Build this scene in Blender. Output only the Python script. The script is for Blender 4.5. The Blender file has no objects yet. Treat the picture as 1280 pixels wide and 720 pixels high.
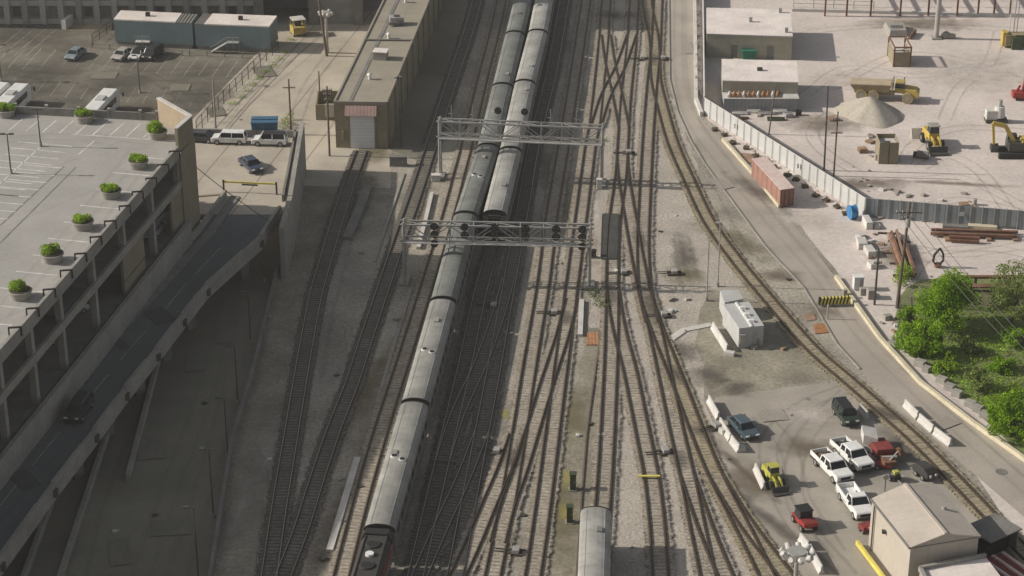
import bpy, bmesh, math, random
from mathutils import Vector, Matrix
random.seed(7)
R = math.radians
SC = bpy.context.scene
COL = SC.collection
# ------------------------------------------------------------------ camera
TH = R(25.5); FPX = 2700.0; CH = 115.0
cam = bpy.data.cameras.new('camera'); co = bpy.data.objects.new('camera', cam)
COL.objects.link(co); SC.camera = co
co.location = (0, 0, CH); co.rotation_euler = (R(90) - TH, 0, 0)
cam.sensor_width = 36; cam.lens = 36 * FPX / 1280; cam.clip_start = 1; cam.clip_end = 5000
# ------------------------------------------------------------------ world, sun, exposure
SUN_EL = 29.0; SUN_AZ = 4.0      # light travels towards +X and a little towards the camera
w = bpy.data.worlds.new('World'); SC.world = w; w.use_nodes = True
nt = w.node_tree; bg = nt.nodes['Background']
sky = nt.nodes.new('ShaderNodeTexSky'); sky.sky_type = 'NISHITA'; sky.sun_disc = False
d = Vector((math.cos(R(SUN_AZ)) * math.cos(R(SUN_EL)), -math.sin(R(SUN_AZ)) * math.cos(R(SUN_EL)), -math.sin(R(SUN_EL))))
tosun = -d
sky.sun_elevation = R(SUN_EL); sky.sun_rotation = math.atan2(tosun.x, tosun.y)
sky.dust_density = 2.5; sky.air_density = 1.0
hs_ = nt.nodes.new('ShaderNodeHueSaturation'); hs_.inputs['Saturation'].default_value = 0.4
nt.links.new(sky.outputs[0], hs_.inputs['Color']); nt.links.new(hs_.outputs[0], bg.inputs[0]); bg.inputs[1].default_value = 0.066
sl = bpy.data.lights.new('sun', 'SUN'); sl.energy = 3.7; sl.angle = R(0.6); sl.color = (1.0, 0.93, 0.82)
so = bpy.data.objects.new('sun', sl); COL.objects.link(so); so.rotation_euler = d.to_track_quat('-Z', 'Y').to_euler()
SC.view_settings.view_transform = 'Standard'; SC.view_settings.look = 'None'
SC.view_settings.gamma = 1.0; SC.view_settings.exposure = 0.32
SC.render.engine = 'CYCLES'

# ------------------------------------------------------------------ pixel -> world point on plane z
def at(px, py, z=0.0):
    x = (px - 640) / FPX; y = -(py - 360) / FPX
    v = Vector((x, math.cos(TH) + y * math.sin(TH), -math.sin(TH) + y * math.cos(TH)))
    t = (z - CH) / v.z
    return Vector((v.x * t, v.y * t, z))

# ------------------------------------------------------------------ materials
def mat(name, col, rough=0.85, var=0.25, scale=0.6, fine=6.0, fvar=0.15, metal=0.0, col2=None, bump=0.0, tr=None, spec=None):
    m = bpy.data.materials.new(name); m.use_nodes = True
    n = m.node_tree.nodes; l = m.node_tree.links; b = n['Principled BSDF']
    b.inputs['Roughness'].default_value = rough; b.inputs['Metallic'].default_value = metal
    if spec is not None: b.inputs['Specular IOR Level'].default_value = spec
    geo = n.new('ShaderNodeNewGeometry')
    n1 = n.new('ShaderNodeTexNoise'); n1.inputs['Scale'].default_value = scale; n1.inputs['Detail'].default_value = 5; n1.inputs['Roughness'].default_value = 0.6
    n2 = n.new('ShaderNodeTexNoise'); n2.inputs['Scale'].default_value = fine; n2.inputs['Detail'].default_value = 3
    l.new(geo.outputs['Position'], n1.inputs['Vector']); l.new(geo.outputs['Position'], n2.inputs['Vector'])
    c2 = col2 if col2 else tuple(c * (1 - var) for c in col)
    c1 = tuple(min(1, c * (1 + var * 0.5)) for c in col) if not col2 else col
    r = n.new('ShaderNodeMapRange'); r.inputs['From Min'].default_value = 0.33; r.inputs['From Max'].default_value = 0.67
    l.new(n1.outputs['Fac'], r.inputs['Value'])
    mx = n.new('ShaderNodeMix'); mx.data_type = 'RGBA'
    mx.inputs[6].default_value = (*c2, 1); mx.inputs[7].default_value = (*c1, 1)
    l.new(r.outputs[0], mx.inputs[0])
    r2 = n.new('ShaderNodeMapRange'); r2.inputs['From Min'].default_value = 0.3; r2.inputs['From Max'].default_value = 0.7
    r2.inputs['To Min'].default_value = 1 - fvar; r2.inputs['To Max'].default_value = 1 + fvar
    l.new(n2.outputs['Fac'], r2.inputs['Value'])
    hs = n.new('ShaderNodeVectorMath'); hs.operation = 'SCALE'
    l.new(mx.outputs[2], hs.inputs[0]); l.new(r2.outputs[0], hs.inputs['Scale'])
    l.new(hs.outputs[0], b.inputs['Base Color'])
    if bump:
        bp = n.new('ShaderNodeBump'); bp.inputs['Strength'].default_value = bump; bp.inputs['Distance'].default_value = 0.15
        l.new(n2.outputs['Fac'], bp.inputs['Height']); l.new(bp.outputs[0], b.inputs['Normal'])
    m['out'] = 1
    return m

def add_lines(m, col, scale, axis='X', width=0.06, strength=0.6, rot=0.0):
    """surface pattern: seams (panel joints) along one axis in world metres"""
    n = m.node_tree.nodes; l = m.node_tree.links; b = n['Principled BSDF']
    src = b.inputs['Base Color'].links[0].from_socket
    geo = n.new('ShaderNodeNewGeometry'); mp = n.new('ShaderNodeMapping'); mp.inputs['Rotation'].default_value = (0, 0, rot)
    l.new(geo.outputs['Position'], mp.inputs[0])
    sp = n.new('ShaderNodeSeparateXYZ'); l.new(mp.outputs[0], sp.inputs[0])
    md = n.new('ShaderNodeMath'); md.operation = 'PINGPONG'; md.inputs[1].default_value = scale / 2
    l.new(sp.outputs[axis], md.inputs[0])
    lt = n.new('ShaderNodeMath'); lt.operation = 'LESS_THAN'; lt.inputs[1].default_value = width / 2
    l.new(md.outputs[0], lt.inputs[0])
    sc = n.new('ShaderNodeMath'); sc.operation = 'MULTIPLY'; sc.inputs[1].default_value = strength; l.new(lt.outputs[0], sc.inputs[0])
    mx = n.new('ShaderNodeMix'); mx.data_type = 'RGBA'; l.new(sc.outputs[0], mx.inputs[0])
    l.new(src, mx.inputs[6]); mx.inputs[7].default_value = (*col, 1)
    l.new(mx.outputs[2], b.inputs['Base Color'])
    return m

M = {}
M['ballast'] = mat('ballast', (0.325, 0.295, 0.245), 0.95, 0.42, 0.08, 2.6, 0.30, bump=0.5)
M['dirt'] = mat('dirt', (0.27, 0.245, 0.19), 0.95, 0.35, 0.16, 2.2, 0.22, bump=0.3)
M['pale'] = mat('pale_crushed_stone', (0.60, 0.53, 0.49), 0.95, 0.16, 0.09, 1.6, 0.10, bump=0.25)
M['stone'] = mat('light_ballast', (0.405, 0.365, 0.315), 0.95, 0.18, 0.2, 3.0, 0.25, bump=0.5)
M['concrete_lot'] = mat('worn_concrete', (0.335, 0.305, 0.262), 0.9, 0.22, 0.14, 3.0, 0.06)
M['road'] = mat('worn_road', (0.37, 0.33, 0.285), 0.9, 0.2, 0.09, 3.0, 0.06)
M['drive'] = add_lines(mat('drive_concrete', (0.45, 0.40, 0.33), 0.9, 0.22, 0.12, 3.0, 0.08), (0.14, 0.12, 0.1), 7.5, 'X', 0.22, 0.6, R(11))
M['asphalt'] = mat('old_asphalt', (0.16, 0.145, 0.115), 0.92, 0.5, 0.13, 2.5, 0.2, bump=0.1)
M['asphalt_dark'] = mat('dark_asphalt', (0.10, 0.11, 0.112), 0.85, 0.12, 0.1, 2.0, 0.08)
M['lower_road'] = mat('lower_road', (0.21, 0.195, 0.15), 0.9, 0.3, 0.06, 2.0, 0.08)
M['deck'] = add_lines(mat('deck_concrete', (0.345, 0.33, 0.31), 0.88, 0.14, 0.12, 2.0, 0.05), (0.2, 0.19, 0.17), 9, 'X', 0.12, 0.45, R(38))
M['conc'] = mat('concrete', (0.30, 0.285, 0.255), 0.9, 0.2, 0.4, 3.0, 0.1)
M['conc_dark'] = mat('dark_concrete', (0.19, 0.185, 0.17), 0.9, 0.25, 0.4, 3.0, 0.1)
M['conc_white'] = mat('pale_concrete', (0.55, 0.53, 0.50), 0.85, 0.15, 0.5, 3.0, 0.08)
M['tan'] = mat('tan_panel', (0.34, 0.27, 0.19), 0.9, 0.12, 0.5, 3.0, 0.06)
M['tan2'] = mat('olive_panel', (0.24, 0.21, 0.14), 0.9, 0.12, 0.5, 3.0, 0.06)
M['white'] = mat('white_paint', (0.74, 0.74, 0.72), 0.4, 0.12, 1.2, 5, 0.04)
M['roofwhite'] = add_lines(mat('white_roof', (0.74, 0.67, 0.63), 0.8, 0.16, 0.25, 2, 0.05), (0.55, 0.49, 0.45), 3.0, 'X', 0.08, 0.35)
M['roofgrey'] = mat('pale_grey_roof', (0.46, 0.46, 0.45), 0.7, 0.1, 0.5, 3, 0.04)
M['roofbeige'] = add_lines(mat('beige_metal_roof', (0.47, 0.415, 0.36), 0.7, 0.1, 0.3, 2, 0.05), (0.36, 0.31, 0.27), 1.2, 'Y', 0.06, 0.35)
M['wallbeige'] = add_lines(mat('beige_metal_wall', (0.46, 0.41, 0.35), 0.7, 0.06, 0.4, 2, 0.03), (0.36, 0.32, 0.27), 0.9, 'Y', 0.05, 0.4)
M['wallgreen'] = add_lines(mat('olive_grey_wall', (0.36, 0.34, 0.27), 0.8, 0.08, 0.4, 2, 0.05), (0.25, 0.24, 0.2), 2.4, 'X', 0.06, 0.4)
M['roofbrown'] = add_lines(mat('tar_roof', (0.295, 0.265, 0.21), 0.9, 0.13, 0.35, 3, 0.06), (0.17, 0.15, 0.12), 2.2, 'Y', 0.10, 0.25)
M['brick'] = mat('olive_brick', (0.26, 0.225, 0.15), 0.9, 0.18, 0.6, 5, 0.12)
M['door'] = add_lines(mat('roller_door', (0.74, 0.75, 0.76), 0.5, 0.06, 0.6, 3, 0.03), (0.3, 0.31, 0.33), 0.5, 'Z', 0.05, 0.5)
M['rail'] = mat('rusty_rail', (0.065, 0.042, 0.026), 0.6, 0.25, 0.5, 4, 0.15, metal=0.3)
M['railtop'] = mat('worn_rail', (0.13, 0.095, 0.07), 0.5, 0.2, 0.5, 4, 0.1, metal=0.6)
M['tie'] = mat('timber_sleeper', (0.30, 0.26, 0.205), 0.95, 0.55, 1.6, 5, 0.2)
M['tie_shade'] = mat('shade_sleeper', (0.11, 0.095, 0.07), 0.95, 0.5, 1.6, 5, 0.2)  # sleeper copy with the shade of the shaded tracks put into its colour
M['steel'] = mat('galvanised_steel', (0.40, 0.39, 0.37), 0.55, 0.15, 1, 5, 0.1, metal=0.25)
M['steel_dark'] = mat('dark_steel', (0.07, 0.067, 0.06), 0.6, 0.2, 1, 5, 0.1, metal=0.2)
M['rectangle'] = mat('dark_rectangle_mat', (0.075, 0.075, 0.07), 0.95, 0.25, 0.5, 3, 0.15, spec=0.1)  # plain dark colour of the flat rectangle over the track
M['patch0'] = mat('patch_dark', (0.07, 0.072, 0.074), 0.9, 0.1); M['patch1'] = mat('patch_mid', (0.185, 0.172, 0.135), 0.9, 0.15); M['patch2'] = mat('patch_pale', (0.30, 0.27, 0.235), 0.9, 0.12)
M['wood'] = mat('pole_wood', (0.13, 0.10, 0.075), 0.9, 0.2, 1, 5, 0.15)
M['black'] = mat('black', (0.018, 0.018, 0.018), 0.5, 0.1, 1, 5, 0.05)
M['rubber'] = mat('rubber', (0.025, 0.025, 0.025), 0.8, 0.1, 1, 5, 0.05)
M['rim'] = mat('rim', (0.35, 0.35, 0.34), 0.4, 0.05, 1, 5, 0.05, metal=0.5)
M['glass'] = mat('dark_glass', (0.02, 0.024, 0.028), 0.12, 0.05, 1, 5, 0.02)
M['lamp_lens'] = mat('lamp_lens', (0.65, 0.65, 0.62), 0.2, 0.05, 1, 5, 0.02)
M['coach_silver'] = mat('stainless_roof', (0.33, 0.325, 0.30), 0.75, 0.25, 0.3, 1.5, 0.08)
M['coach_grey'] = mat('grey_green_roof', (0.20, 0.21, 0.195), 0.75, 0.3, 0.3, 1.5, 0.08)
M['coach_bright'] = mat('bright_roof', (0.38, 0.375, 0.35), 0.75, 0.25, 0.3, 1.5, 0.08)
def soot(m):
    n = m.node_tree.nodes; l = m.node_tree.links; b = n['Principled BSDF']; src = b.inputs['Base Color'].links[0].from_socket
    tc = n.new('ShaderNodeTexCoord'); mp = n.new('ShaderNodeMapping'); mp.inputs['Scale'].default_value = (2.2, .12, .5); no = n.new('ShaderNodeTexNoise'); no.inputs['Scale'].default_value = 1.4; no.inputs['Detail'].default_value = 6
    l.new(tc.outputs['Object'], mp.inputs[0]); l.new(mp.outputs[0], no.inputs['Vector'])
    mr = n.new('ShaderNodeMapRange'); mr.inputs['From Min'].default_value = .45; mr.inputs['From Max'].default_value = .75; mr.inputs['To Max'].default_value = .3; l.new(no.outputs['Fac'], mr.inputs['Value'])
    mx = n.new('ShaderNodeMix'); mx.data_type = 'RGBA'; l.new(mr.outputs[0], mx.inputs[0]); l.new(src, mx.inputs[6]); mx.inputs[7].default_value = (.12, .11, .095, 1); l.new(mx.outputs[2], b.inputs['Base Color'])
for k_ in ('coach_silver', 'coach_grey', 'coach_bright'): soot(M[k_])
M['coach_side'] = add_lines(mat('coach_side', (0.30, 0.30, 0.29), 0.4, 0.12, 0.5, 3, 0.05, metal=0.5), (0.12, 0.12, 0.12), 0.35, 'Z', 0.08, 0.5)
M['coach_dark'] = mat('coach_underframe', (0.04, 0.038, 0.035), 0.8, 0.2, 1, 5, 0.1)
M['red'] = mat('red_paint', (0.34, 0.04, 0.035), 0.45, 0.15, 1, 5, 0.05)
M['darkred'] = mat('dark_red', (0.20, 0.035, 0.03), 0.7, 0.2, 1, 5, 0.1)
M['yellow'] = mat('yellow_paint', (0.50, 0.37, 0.08), 0.5, 0.15, 1, 5, 0.06)
M['limeyellow'] = mat('lime_yellow', (0.42, 0.41, 0.08), 0.5, 0.1, 1, 5, 0.06)
M['dustyyellow'] = mat('dusty_yellow', (0.44, 0.34, 0.10), 0.75, 0.25, 0.8, 5, 0.12)
M['dusty'] = mat('dusty_steel', (0.33, 0.26, 0.15), 0.85, 0.25, 0.8, 5, 0.12)
M['yelline'] = mat('yellow_line', (0.68, 0.58, 0.12), 0.7, 0.2, 1, 5, 0.06)
M['cream'] = mat('cream_kerb', (0.58, 0.52, 0.38), 0.85, 0.2, 0.4, 4, 0.1)
M['whiteline'] = mat('white_line', (0.62, 0.61, 0.58), 0.8, 0.25, 0.7, 4, 0.15)
M['fadedline'] = mat('faded_line', (0.33, 0.31, 0.28), 0.85, 0.4, 0.9, 4, 0.2)
M['teal'] = add_lines(mat('blue_grey_cladding', (0.14, 0.20, 0.215), 0.7, 0.08, 0.5, 3, 0.04), (0.07, 0.1, 0.115), 3.1, 'X', 0.08, 0.5)
M['green'] = mat('green_skip', (0.02, 0.19, 0.12), 0.6, 0.15, 1, 5, 0.06)
M['darkgreen'] = mat('dark_green', (0.045, 0.065, 0.03), 0.6, 0.15, 1, 5, 0.06)
M['blue'] = mat('blue_tarp', (0.04, 0.20, 0.42), 0.5, 0.25, 2, 5, 0.1)
M['bluebox'] = mat('blue_box', (0.04, 0.13, 0.22), 0.6, 0.25, 2, 5, 0.1)
M['dusty2'] = mat('tray_floor', (0.42, 0.34, 0.24), 0.9, 0.2, 0.8, 5, 0.12)
M['rust'] = add_lines(mat('rust_container', (0.33, 0.18, 0.14), 0.8, 0.2, 0.6, 4, 0.1), (0.14, 0.05, 0.035), 0.45, 'X', 0.1, 0.5)
M['rustroof'] = mat('faded_container_roof', (0.66, 0.57, 0.53), 0.8, 0.1, 0.35, 4, 0.1, col2=(0.56, 0.40, 0.36))
M['ruststeel'] = mat('rust_steel', (0.20, 0.10, 0.06), 0.8, 0.35, 1, 5, 0.15)
M['ruststeel2'] = mat('brown_timber', (0.32, 0.21, 0.14), 0.85, 0.3, 1, 5, 0.12)
M['rustplate'] = mat('orange_plate', (0.36, 0.17, 0.07), 0.8, 0.3, 1.5, 5, 0.12)
M['fencewhite'] = add_lines(mat('white_sheet_fence', (0.52, 0.52, 0.51), 0.6, 0.08, 0.5, 3, 0.04), (0.36, 0.36, 0.36), 1.8, 'X', 0.09, 0.5)
M['fencegrey'] = add_lines(mat('grey_sheet_fence', (0.24, 0.265, 0.28), 0.6, 0.12, 0.5, 3, 0.05), (0.12, 0.13, 0.14), 0.75, 'X', 0.12, 0.55)
M['facade'] = add_lines(mat('facade_concrete', (0.40, 0.39, 0.355), 0.9, 0.12, 0.3, 3, 0.06), (0.1, 0.1, 0.09), 1.5, 'Z', 0.05, 0.4)
M['facade2'] = mat('facade_panel', (0.28, 0.28, 0.27), 0.8, 0.2, 0.5, 3, 0.06)
M['tan_ground'] = mat('pit_floor', (0.42, 0.35, 0.24), 0.95, 0.15, 0.3, 3, 0.06)
M['leaf'] = mat('leaf', (0.26, 0.43, 0.022), 0.8, 0.5, 0.8, 4, 0.35, spec=0.2)
M['leaf2'] = mat('yellow_green_leaf', (0.30, 0.46, 0.03), 0.8, 0.5, 0.8, 4, 0.35, spec=0.2)
M['leaf3'] = mat('grey_green_leaf', (0.27, 0.34, 0.10), 0.8, 0.45, 0.8, 4, 0.35, spec=0.2)
M['grass'] = mat('grass', (0.17, 0.25, 0.055), 0.95, 0.5, 0.25, 3, 0.3, col2=(0.16, 0.145, 0.09), bump=0.5)
for _k in ('leaf', 'leaf2', 'leaf3'):
    _m = M[_k]; _n = _m.node_tree.nodes; _l = _m.node_tree.links; _b = _n['Principled BSDF']; _t = _n.new('ShaderNodeBsdfTranslucent'); _x = _n.new('ShaderNodeMixShader'); _x.inputs[0].default_value = 0.45
    _l.new(_b.inputs['Base Color'].links[0].from_socket, _t.inputs['Color']); _l.new(_b.outputs[0], _x.inputs[1]); _l.new(_t.outputs[0], _x.inputs[2]); _l.new(_x.outputs[0], _n['Material Output'].inputs['Surface'])
M['bark'] = mat('bark', (0.09, 0.07, 0.05), 0.9, 0.2, 1, 6, 0.15)
M['weedleaf'] = mat('weed_leaf', (0.09, 0.14, 0.04), 0.8, 0.4)
M['soil'] = mat('soil', (0.06, 0.045, 0.03), 0.95, 0.2, 1, 6, 0.15)
M['pile'] = mat('grey_gravel', (0.42, 0.38, 0.32), 0.95, 0.1, 0.3, 3, 0.12, bump=0.4)
M['rock'] = mat('rubble', (0.36, 0.33, 0.28), 0.9, 0.3, 0.7, 4, 0.15)
M['plankbrown'] = mat('dark_plank', (0.07, 0.055, 0.04), 0.9, 0.2, 1, 6, 0.15)
def paint(name, c): 
    if name not in M: M[name] = mat(name, c, 0.35, 0.15, 1.2, 5, 0.06)
    return M[name]
# track bed: ballast darkened by rust and grease beside the rails (u = metres from the centreline)
def bedmat(name, mid, edge, stain):
    m = mat(name, mid, 0.95, 0.25, 0.18, 3.0, 0.28, bump=0.4)
    n = m.node_tree.nodes; l = m.node_tree.links; b = n['Principled BSDF']
    src = b.inputs['Base Color'].links[0].from_socket
    uv = n.new('ShaderNodeUVMap'); sp = n.new('ShaderNodeSeparateXYZ'); l.new(uv.outputs[0], sp.inputs[0])
    ab = n.new('ShaderNodeMath'); ab.operation = 'ABSOLUTE'; l.new(sp.outputs[0], ab.inputs[0])
    sb = n.new('ShaderNodeMath'); sb.operation = 'SUBTRACT'; sb.inputs[1].default_value = 0.75; l.new(ab.outputs[0], sb.inputs[0])
    a2 = n.new('ShaderNodeMath'); a2.operation = 'ABSOLUTE'; l.new(sb.outputs[0], a2.inputs[0])
    mr = n.new('ShaderNodeMapRange'); mr.inputs['From Min'].default_value = 0.10; mr.inputs['From Max'].default_value = 0.26
    mr.inputs['To Min'].default_value = 0.85; mr.inputs['To Max'].default_value = 0.0; l.new(a2.outputs[0], mr.inputs['Value'])
    mx = n.new('ShaderNodeMix'); mx.data_type = 'RGBA'; l.new(mr.outputs[0], mx.inputs[0]); l.new(src, mx.inputs[6]); mx.inputs[7].default_value = (*stain, 1)
    l.new(mx.outputs[2], b.inputs['Base Color'])
    # ragged outer edge
    no = n.new('ShaderNodeTexNoise'); no.inputs['Scale'].default_value = 1.2; geo = n.new('ShaderNodeNewGeometry'); l.new(geo.outputs['Position'], no.inputs['Vector'])
    ad = n.new('ShaderNodeMath'); ad.operation = 'ADD'; l.new(ab.outputs[0], ad.inputs[0]); l.new(no.outputs['Fac'], ad.inputs[1])
    m2 = n.new('ShaderNodeMapRange'); m2.inputs['From Min'].default_value = 1.65; m2.inputs['From Max'].default_value = 2.0; l.new(ad.outputs[0], m2.inputs['Value'])
    tr = n.new('ShaderNodeBsdfTransparent'); ms = n.new('ShaderNodeMixShader'); out = n['Material Output']
    l.new(m2.outputs[0], ms.inputs[0]); l.new(b.outputs[0], ms.inputs[1]); l.new(tr.outputs[0], ms.inputs[2]); l.new(ms.outputs[0], out.inputs[0])
    return m
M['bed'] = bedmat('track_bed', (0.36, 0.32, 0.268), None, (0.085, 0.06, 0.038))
M['bed_shade'] = bedmat('track_bed_shade', (0.17, 0.155, 0.135), None, (0.085, 0.068, 0.052))  # track bed copy, darkened in colour to paint the shade on shaded tracks
M['bed_olive'] = bedmat('track_bed_olive', (0.32, 0.27, 0.17), None, (0.085, 0.058, 0.03))
def stainmat(name, col):
    m = mat(name, col, 0.95, 0.2, 0.4, 3, 0.2)
    n = m.node_tree.nodes; l = m.node_tree.links; b = n['Principled BSDF']
    uv = n.new('ShaderNodeUVMap'); ln = n.new('ShaderNodeVectorMath'); ln.operation = 'LENGTH'; l.new(uv.outputs[0], ln.inputs[0])
    no = n.new('ShaderNodeTexNoise'); no.inputs['Scale'].default_value = 0.5; no.inputs['Detail'].default_value = 4
    geo = n.new('ShaderNodeNewGeometry'); l.new(geo.outputs['Position'], no.inputs['Vector'])
    ad = n.new('ShaderNodeMath'); ad.operation = 'ADD'; l.new(ln.outputs['Value'], ad.inputs[0]); l.new(no.outputs['Fac'], ad.inputs[1])
    m2 = n.new('ShaderNodeMapRange'); m2.inputs['From Min'].default_value = 0.6; m2.inputs['From Max'].default_value = 1.35
    m2.inputs['To Min'].default_value = 0.42; m2.inputs['To Max'].default_value = 1.0
    l.new(ad.outputs[0], m2.inputs['Value'])
    tr = n.new('ShaderNodeBsdfTransparent'); ms = n.new('ShaderNodeMixShader'); out = n['Material Output']
    l.new(m2.outputs[0], ms.inputs[0]); l.new(b.outputs[0], ms.inputs[1]); l.new(tr.outputs[0], ms.inputs[2]); l.new(ms.outputs[0], out.inputs[0])
    return m
M['st_dark'] = stainmat('dark_stain', (0.10, 0.09, 0.077))
M['st_olive'] = stainmat('olive_stain', (0.19, 0.16, 0.085))
M['st_brown'] = stainmat('brown_stain', (0.15, 0.115, 0.075))
M['st_pale'] = stainmat('pale_stain', (0.62, 0.56, 0.51))
M['st_pale2'] = stainmat('grey_stain', (0.42, 0.40, 0.36))
M['st_yellow'] = stainmat('yellow_stain', (0.42, 0.37, 0.10))

# ------------------------------------------------------------------ mesh builder
class MB:
    def __init__(s): s.v = []; s.f = []; s.uv = None
    def poly(s, pts):
        b = len(s.v); s.v += [tuple(p) for p in pts]; s.f.append(tuple(range(b, b + len(pts)))); return s
    def hexa(s, p):   # 8 points: bottom 4 ccw, top 4 ccw
        b = len(s.v); s.v += [tuple(q) for q in p]
        for f in ((3, 2, 1, 0), (4, 5, 6, 7), (0, 1, 5, 4), (1, 2, 6, 5), (2, 3, 7, 6), (3, 0, 4, 7)): s.f.append(tuple(b + i for i in f))
        return s
    def box(s, x0, x1, y0, y1, z0, z1, tx=0, ty=0):   # tx, ty: taper of the top in metres
        return s.hexa([(x0, y0, z0), (x1, y0, z0), (x1, y1, z0), (x0, y1, z0), (x0 + tx, y0 + ty, z1), (x1 - tx, y0 + ty, z1), (x1 - tx, y1 - ty, z1), (x0 + tx, y1 - ty, z1)])
    def obox(s, c, sx, sy, z0, z1, a=0):
        ca, sa = math.cos(a), math.sin(a); q = []
        for z in (z0, z1):
            for (i, j) in ((-1, -1), (1, -1), (1, 1), (-1, 1)):
                x, y = i * sx / 2, j * sy / 2; q.append((c[0] + x * ca - y * sa, c[1] + x * sa + y * ca, z))
        return s.hexa(q)
    def prism(s, pts, z0, z1, bottom=True):
        b = len(s.v); n = len(pts)
        ar = sum(pts[i][0] * pts[(i + 1) % n][1] - pts[(i + 1) % n][0] * pts[i][1] for i in range(n))
        if ar < 0: pts = pts[::-1]
        s.v += [(p[0], p[1], z0) for p in pts] + [(p[0], p[1], z1) for p in pts]
        if bottom: s.f.append(tuple(b + i for i in range(n))[::-1])
        s.f.append(tuple(b + n + i for i in range(n)))
        for i in range(n): j = (i + 1) % n; s.f.append((b + i, b + j, b + n + j, b + n + i))
        return s
    def bar(s, p, q, w, h=None):
        p, q = Vector(p), Vector(q); h = h or w; d = (q - p)
        if d.length < 1e-6: return s
        d.normalize(); up = Vector((0, 0, 1)) if abs(d.z) < 0.95 else Vector((0, 1, 0))
        r = d.cross(up).normalized() * w / 2; u = r.cross(d).normalized() * h / 2
        return s.hexa([p - r - u, p + r - u, q + r - u, q - r - u, p - r + u, p + r + u, q + r + u, q - r + u])
    def tube(s, p, q, r0, r1=None, n=8, caps=True):
        p, q = Vector(p), Vector(q); r1 = r0 if r1 is None else r1; d = (q - p).normalized()
        up = Vector((0, 0, 1)) if abs(d.z) < 0.95 else Vector((1, 0, 0))
        a = d.cross(up).normalized(); c = d.cross(a); b = len(s.v)
        for (o, r) in ((p, r0), (q, r1)):
            for i in range(n):
                t = 2 * math.pi * i / n; s.v.append(tuple(o + a * math.cos(t) * r + c * math.sin(t) * r))
        for i in range(n): j = (i + 1) % n; s.f.append((b + i, b + j, b + n + j, b + n + i))
        if caps: s.f.append(tuple(b + i for i in range(n))[::-1]); s.f.append(tuple(b + n + i for i in range(n)))
        return s
    def extr(s, prof, y0, y1):   # profile in (x,z) extruded along y
        b = len(s.v); n = len(prof)
        s.v += [(p[0], y0, p[1]) for p in prof] + [(p[0], y1, p[1]) for p in prof]
        s.f.append(tuple(b + i for i in range(n))); s.f.append(tuple(b + n + i for i in range(n))[::-1])
        for i in range(n): j = (i + 1) % n; s.f.append((b + i, b + n + i, b + n + j, b + j))
        return s
    def extx(s, prof, x0, x1, inset=None):   # side profile in (y,z) extruded across x
        b = len(s.v); n = len(prof); s.v += [(x0, p[0], p[1]) for p in prof] + [(x1, p[0], p[1]) for p in prof]
        s.f.append(tuple(b + i for i in range(n))); s.f.append(tuple(b + n + i for i in range(n))[::-1])
        for i in range(n): j = (i + 1) % n; s.f.append((b + i, b + n + i, b + n + j, b + j))
        return s
    def blob(s, c, rx, ry, rz, n=10, jit=0.0, half=False):
        b = len(s.v); rows = 5
        for k in range(rows + 1):
            ph = math.pi * (k / rows) * (0.5 if half else 1.0)
            for i in range(n):
                t = 2 * math.pi * i / n; j = 1 + random.uniform(-jit, jit)
                s.v.append((c[0] + rx * math.sin(ph) * math.cos(t) * j, c[1] + ry * math.sin(ph) * math.sin(t) * j, c[2] + rz * math.cos(ph) * j))
        for k in range(rows):
            for i in range(n):
                j = (i + 1) % n; s.f.append((b + k * n + i, b + (k + 1) * n + i, b + (k + 1) * n + j, b + k * n + j))
        return s
    def rock(s, c, r):
        q = [Vector((random.uniform(.6, 1) * sx * r[0], random.uniform(.6, 1) * sy * r[1], sz * r[2] * random.uniform(.7, 1))) for sz in (0, 1) for (sx, sy) in ((-1, -1), (1, -1), (1, 1), (-1, 1))]
        a = random.uniform(0, 3); ca, sa = math.cos(a), math.sin(a)
        return s.hexa([(c[0] + v.x * ca - v.y * sa, c[1] + v.x * sa + v.y * ca, c[2] + v.z) for v in q])
    def build(s, name, m, parent=None, smooth=False, world=False, bevel=0.0):
        me = bpy.data.meshes.new(name); me.from_pydata(s.v, [], s.f)
        if s.uv:
            ul = me.uv_layers.new(name='UVMap')
            for lp in me.loops: ul.data[lp.index].uv = s.uv[lp.vertex_index]
        me.materials.append(M[m] if isinstance(m, str) else m)
        o = bpy.data.objects.new(name, me); COL.objects.link(o)
        if not s.uv:
            bm = bmesh.new(); bm.from_mesh(me); bmesh.ops.recalc_face_normals(bm, faces=bm.faces)
            if bevel:
                bmesh.ops.bevel(bm, geom=[e for e in bm.edges if e.is_manifold and e.calc_face_angle(0) > 0.5], offset=bevel, segments=2, affect='EDGES', profile=0.6, clamp_overlap=True)
            bm.to_mesh(me); bm.free()
        if smooth:
            for p in me.polygons: p.use_smooth = True
        if parent:
            o.parent = parent
            if world: o.location = -Vector(parent.location)
        return o

def tag(o, label=None, cat=None, group=None, kind=None):
    if label: o['label'] = label
    if cat: o['category'] = cat
    if group: o['group'] = group
    if kind: o['kind'] = kind
    return o
def empty(name, loc=(0, 0, 0), rz=0, label=None, cat=None, group=None):
    o = bpy.data.objects.new(name, None); COL.objects.link(o); o.location = loc; o.rotation_euler = (0, 0, rz); o.empty_display_size = 0.5
    return tag(o, label, cat, group)
def copy_tree(o, loc=None, rz=None, label=None, parent=None):
    c = o.copy(); COL.objects.link(c); c.parent = parent
    if loc is not None: c.location = loc
    if rz is not None: c.rotation_euler = (0, 0, rz)
    if label: c['label'] = label
    for ch in [x for x in bpy.data.objects if x.parent == o]: copy_tree(ch, parent=c)
    return c
def structure(name, mb, m, **k):
    o = mb.build(name, m, **k); o['kind'] = 'structure'; return o
def heading(p, q):   # rotation so that local -Y points from p to q
    dv = q - p; return math.atan2(dv.x, -dv.y)

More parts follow.
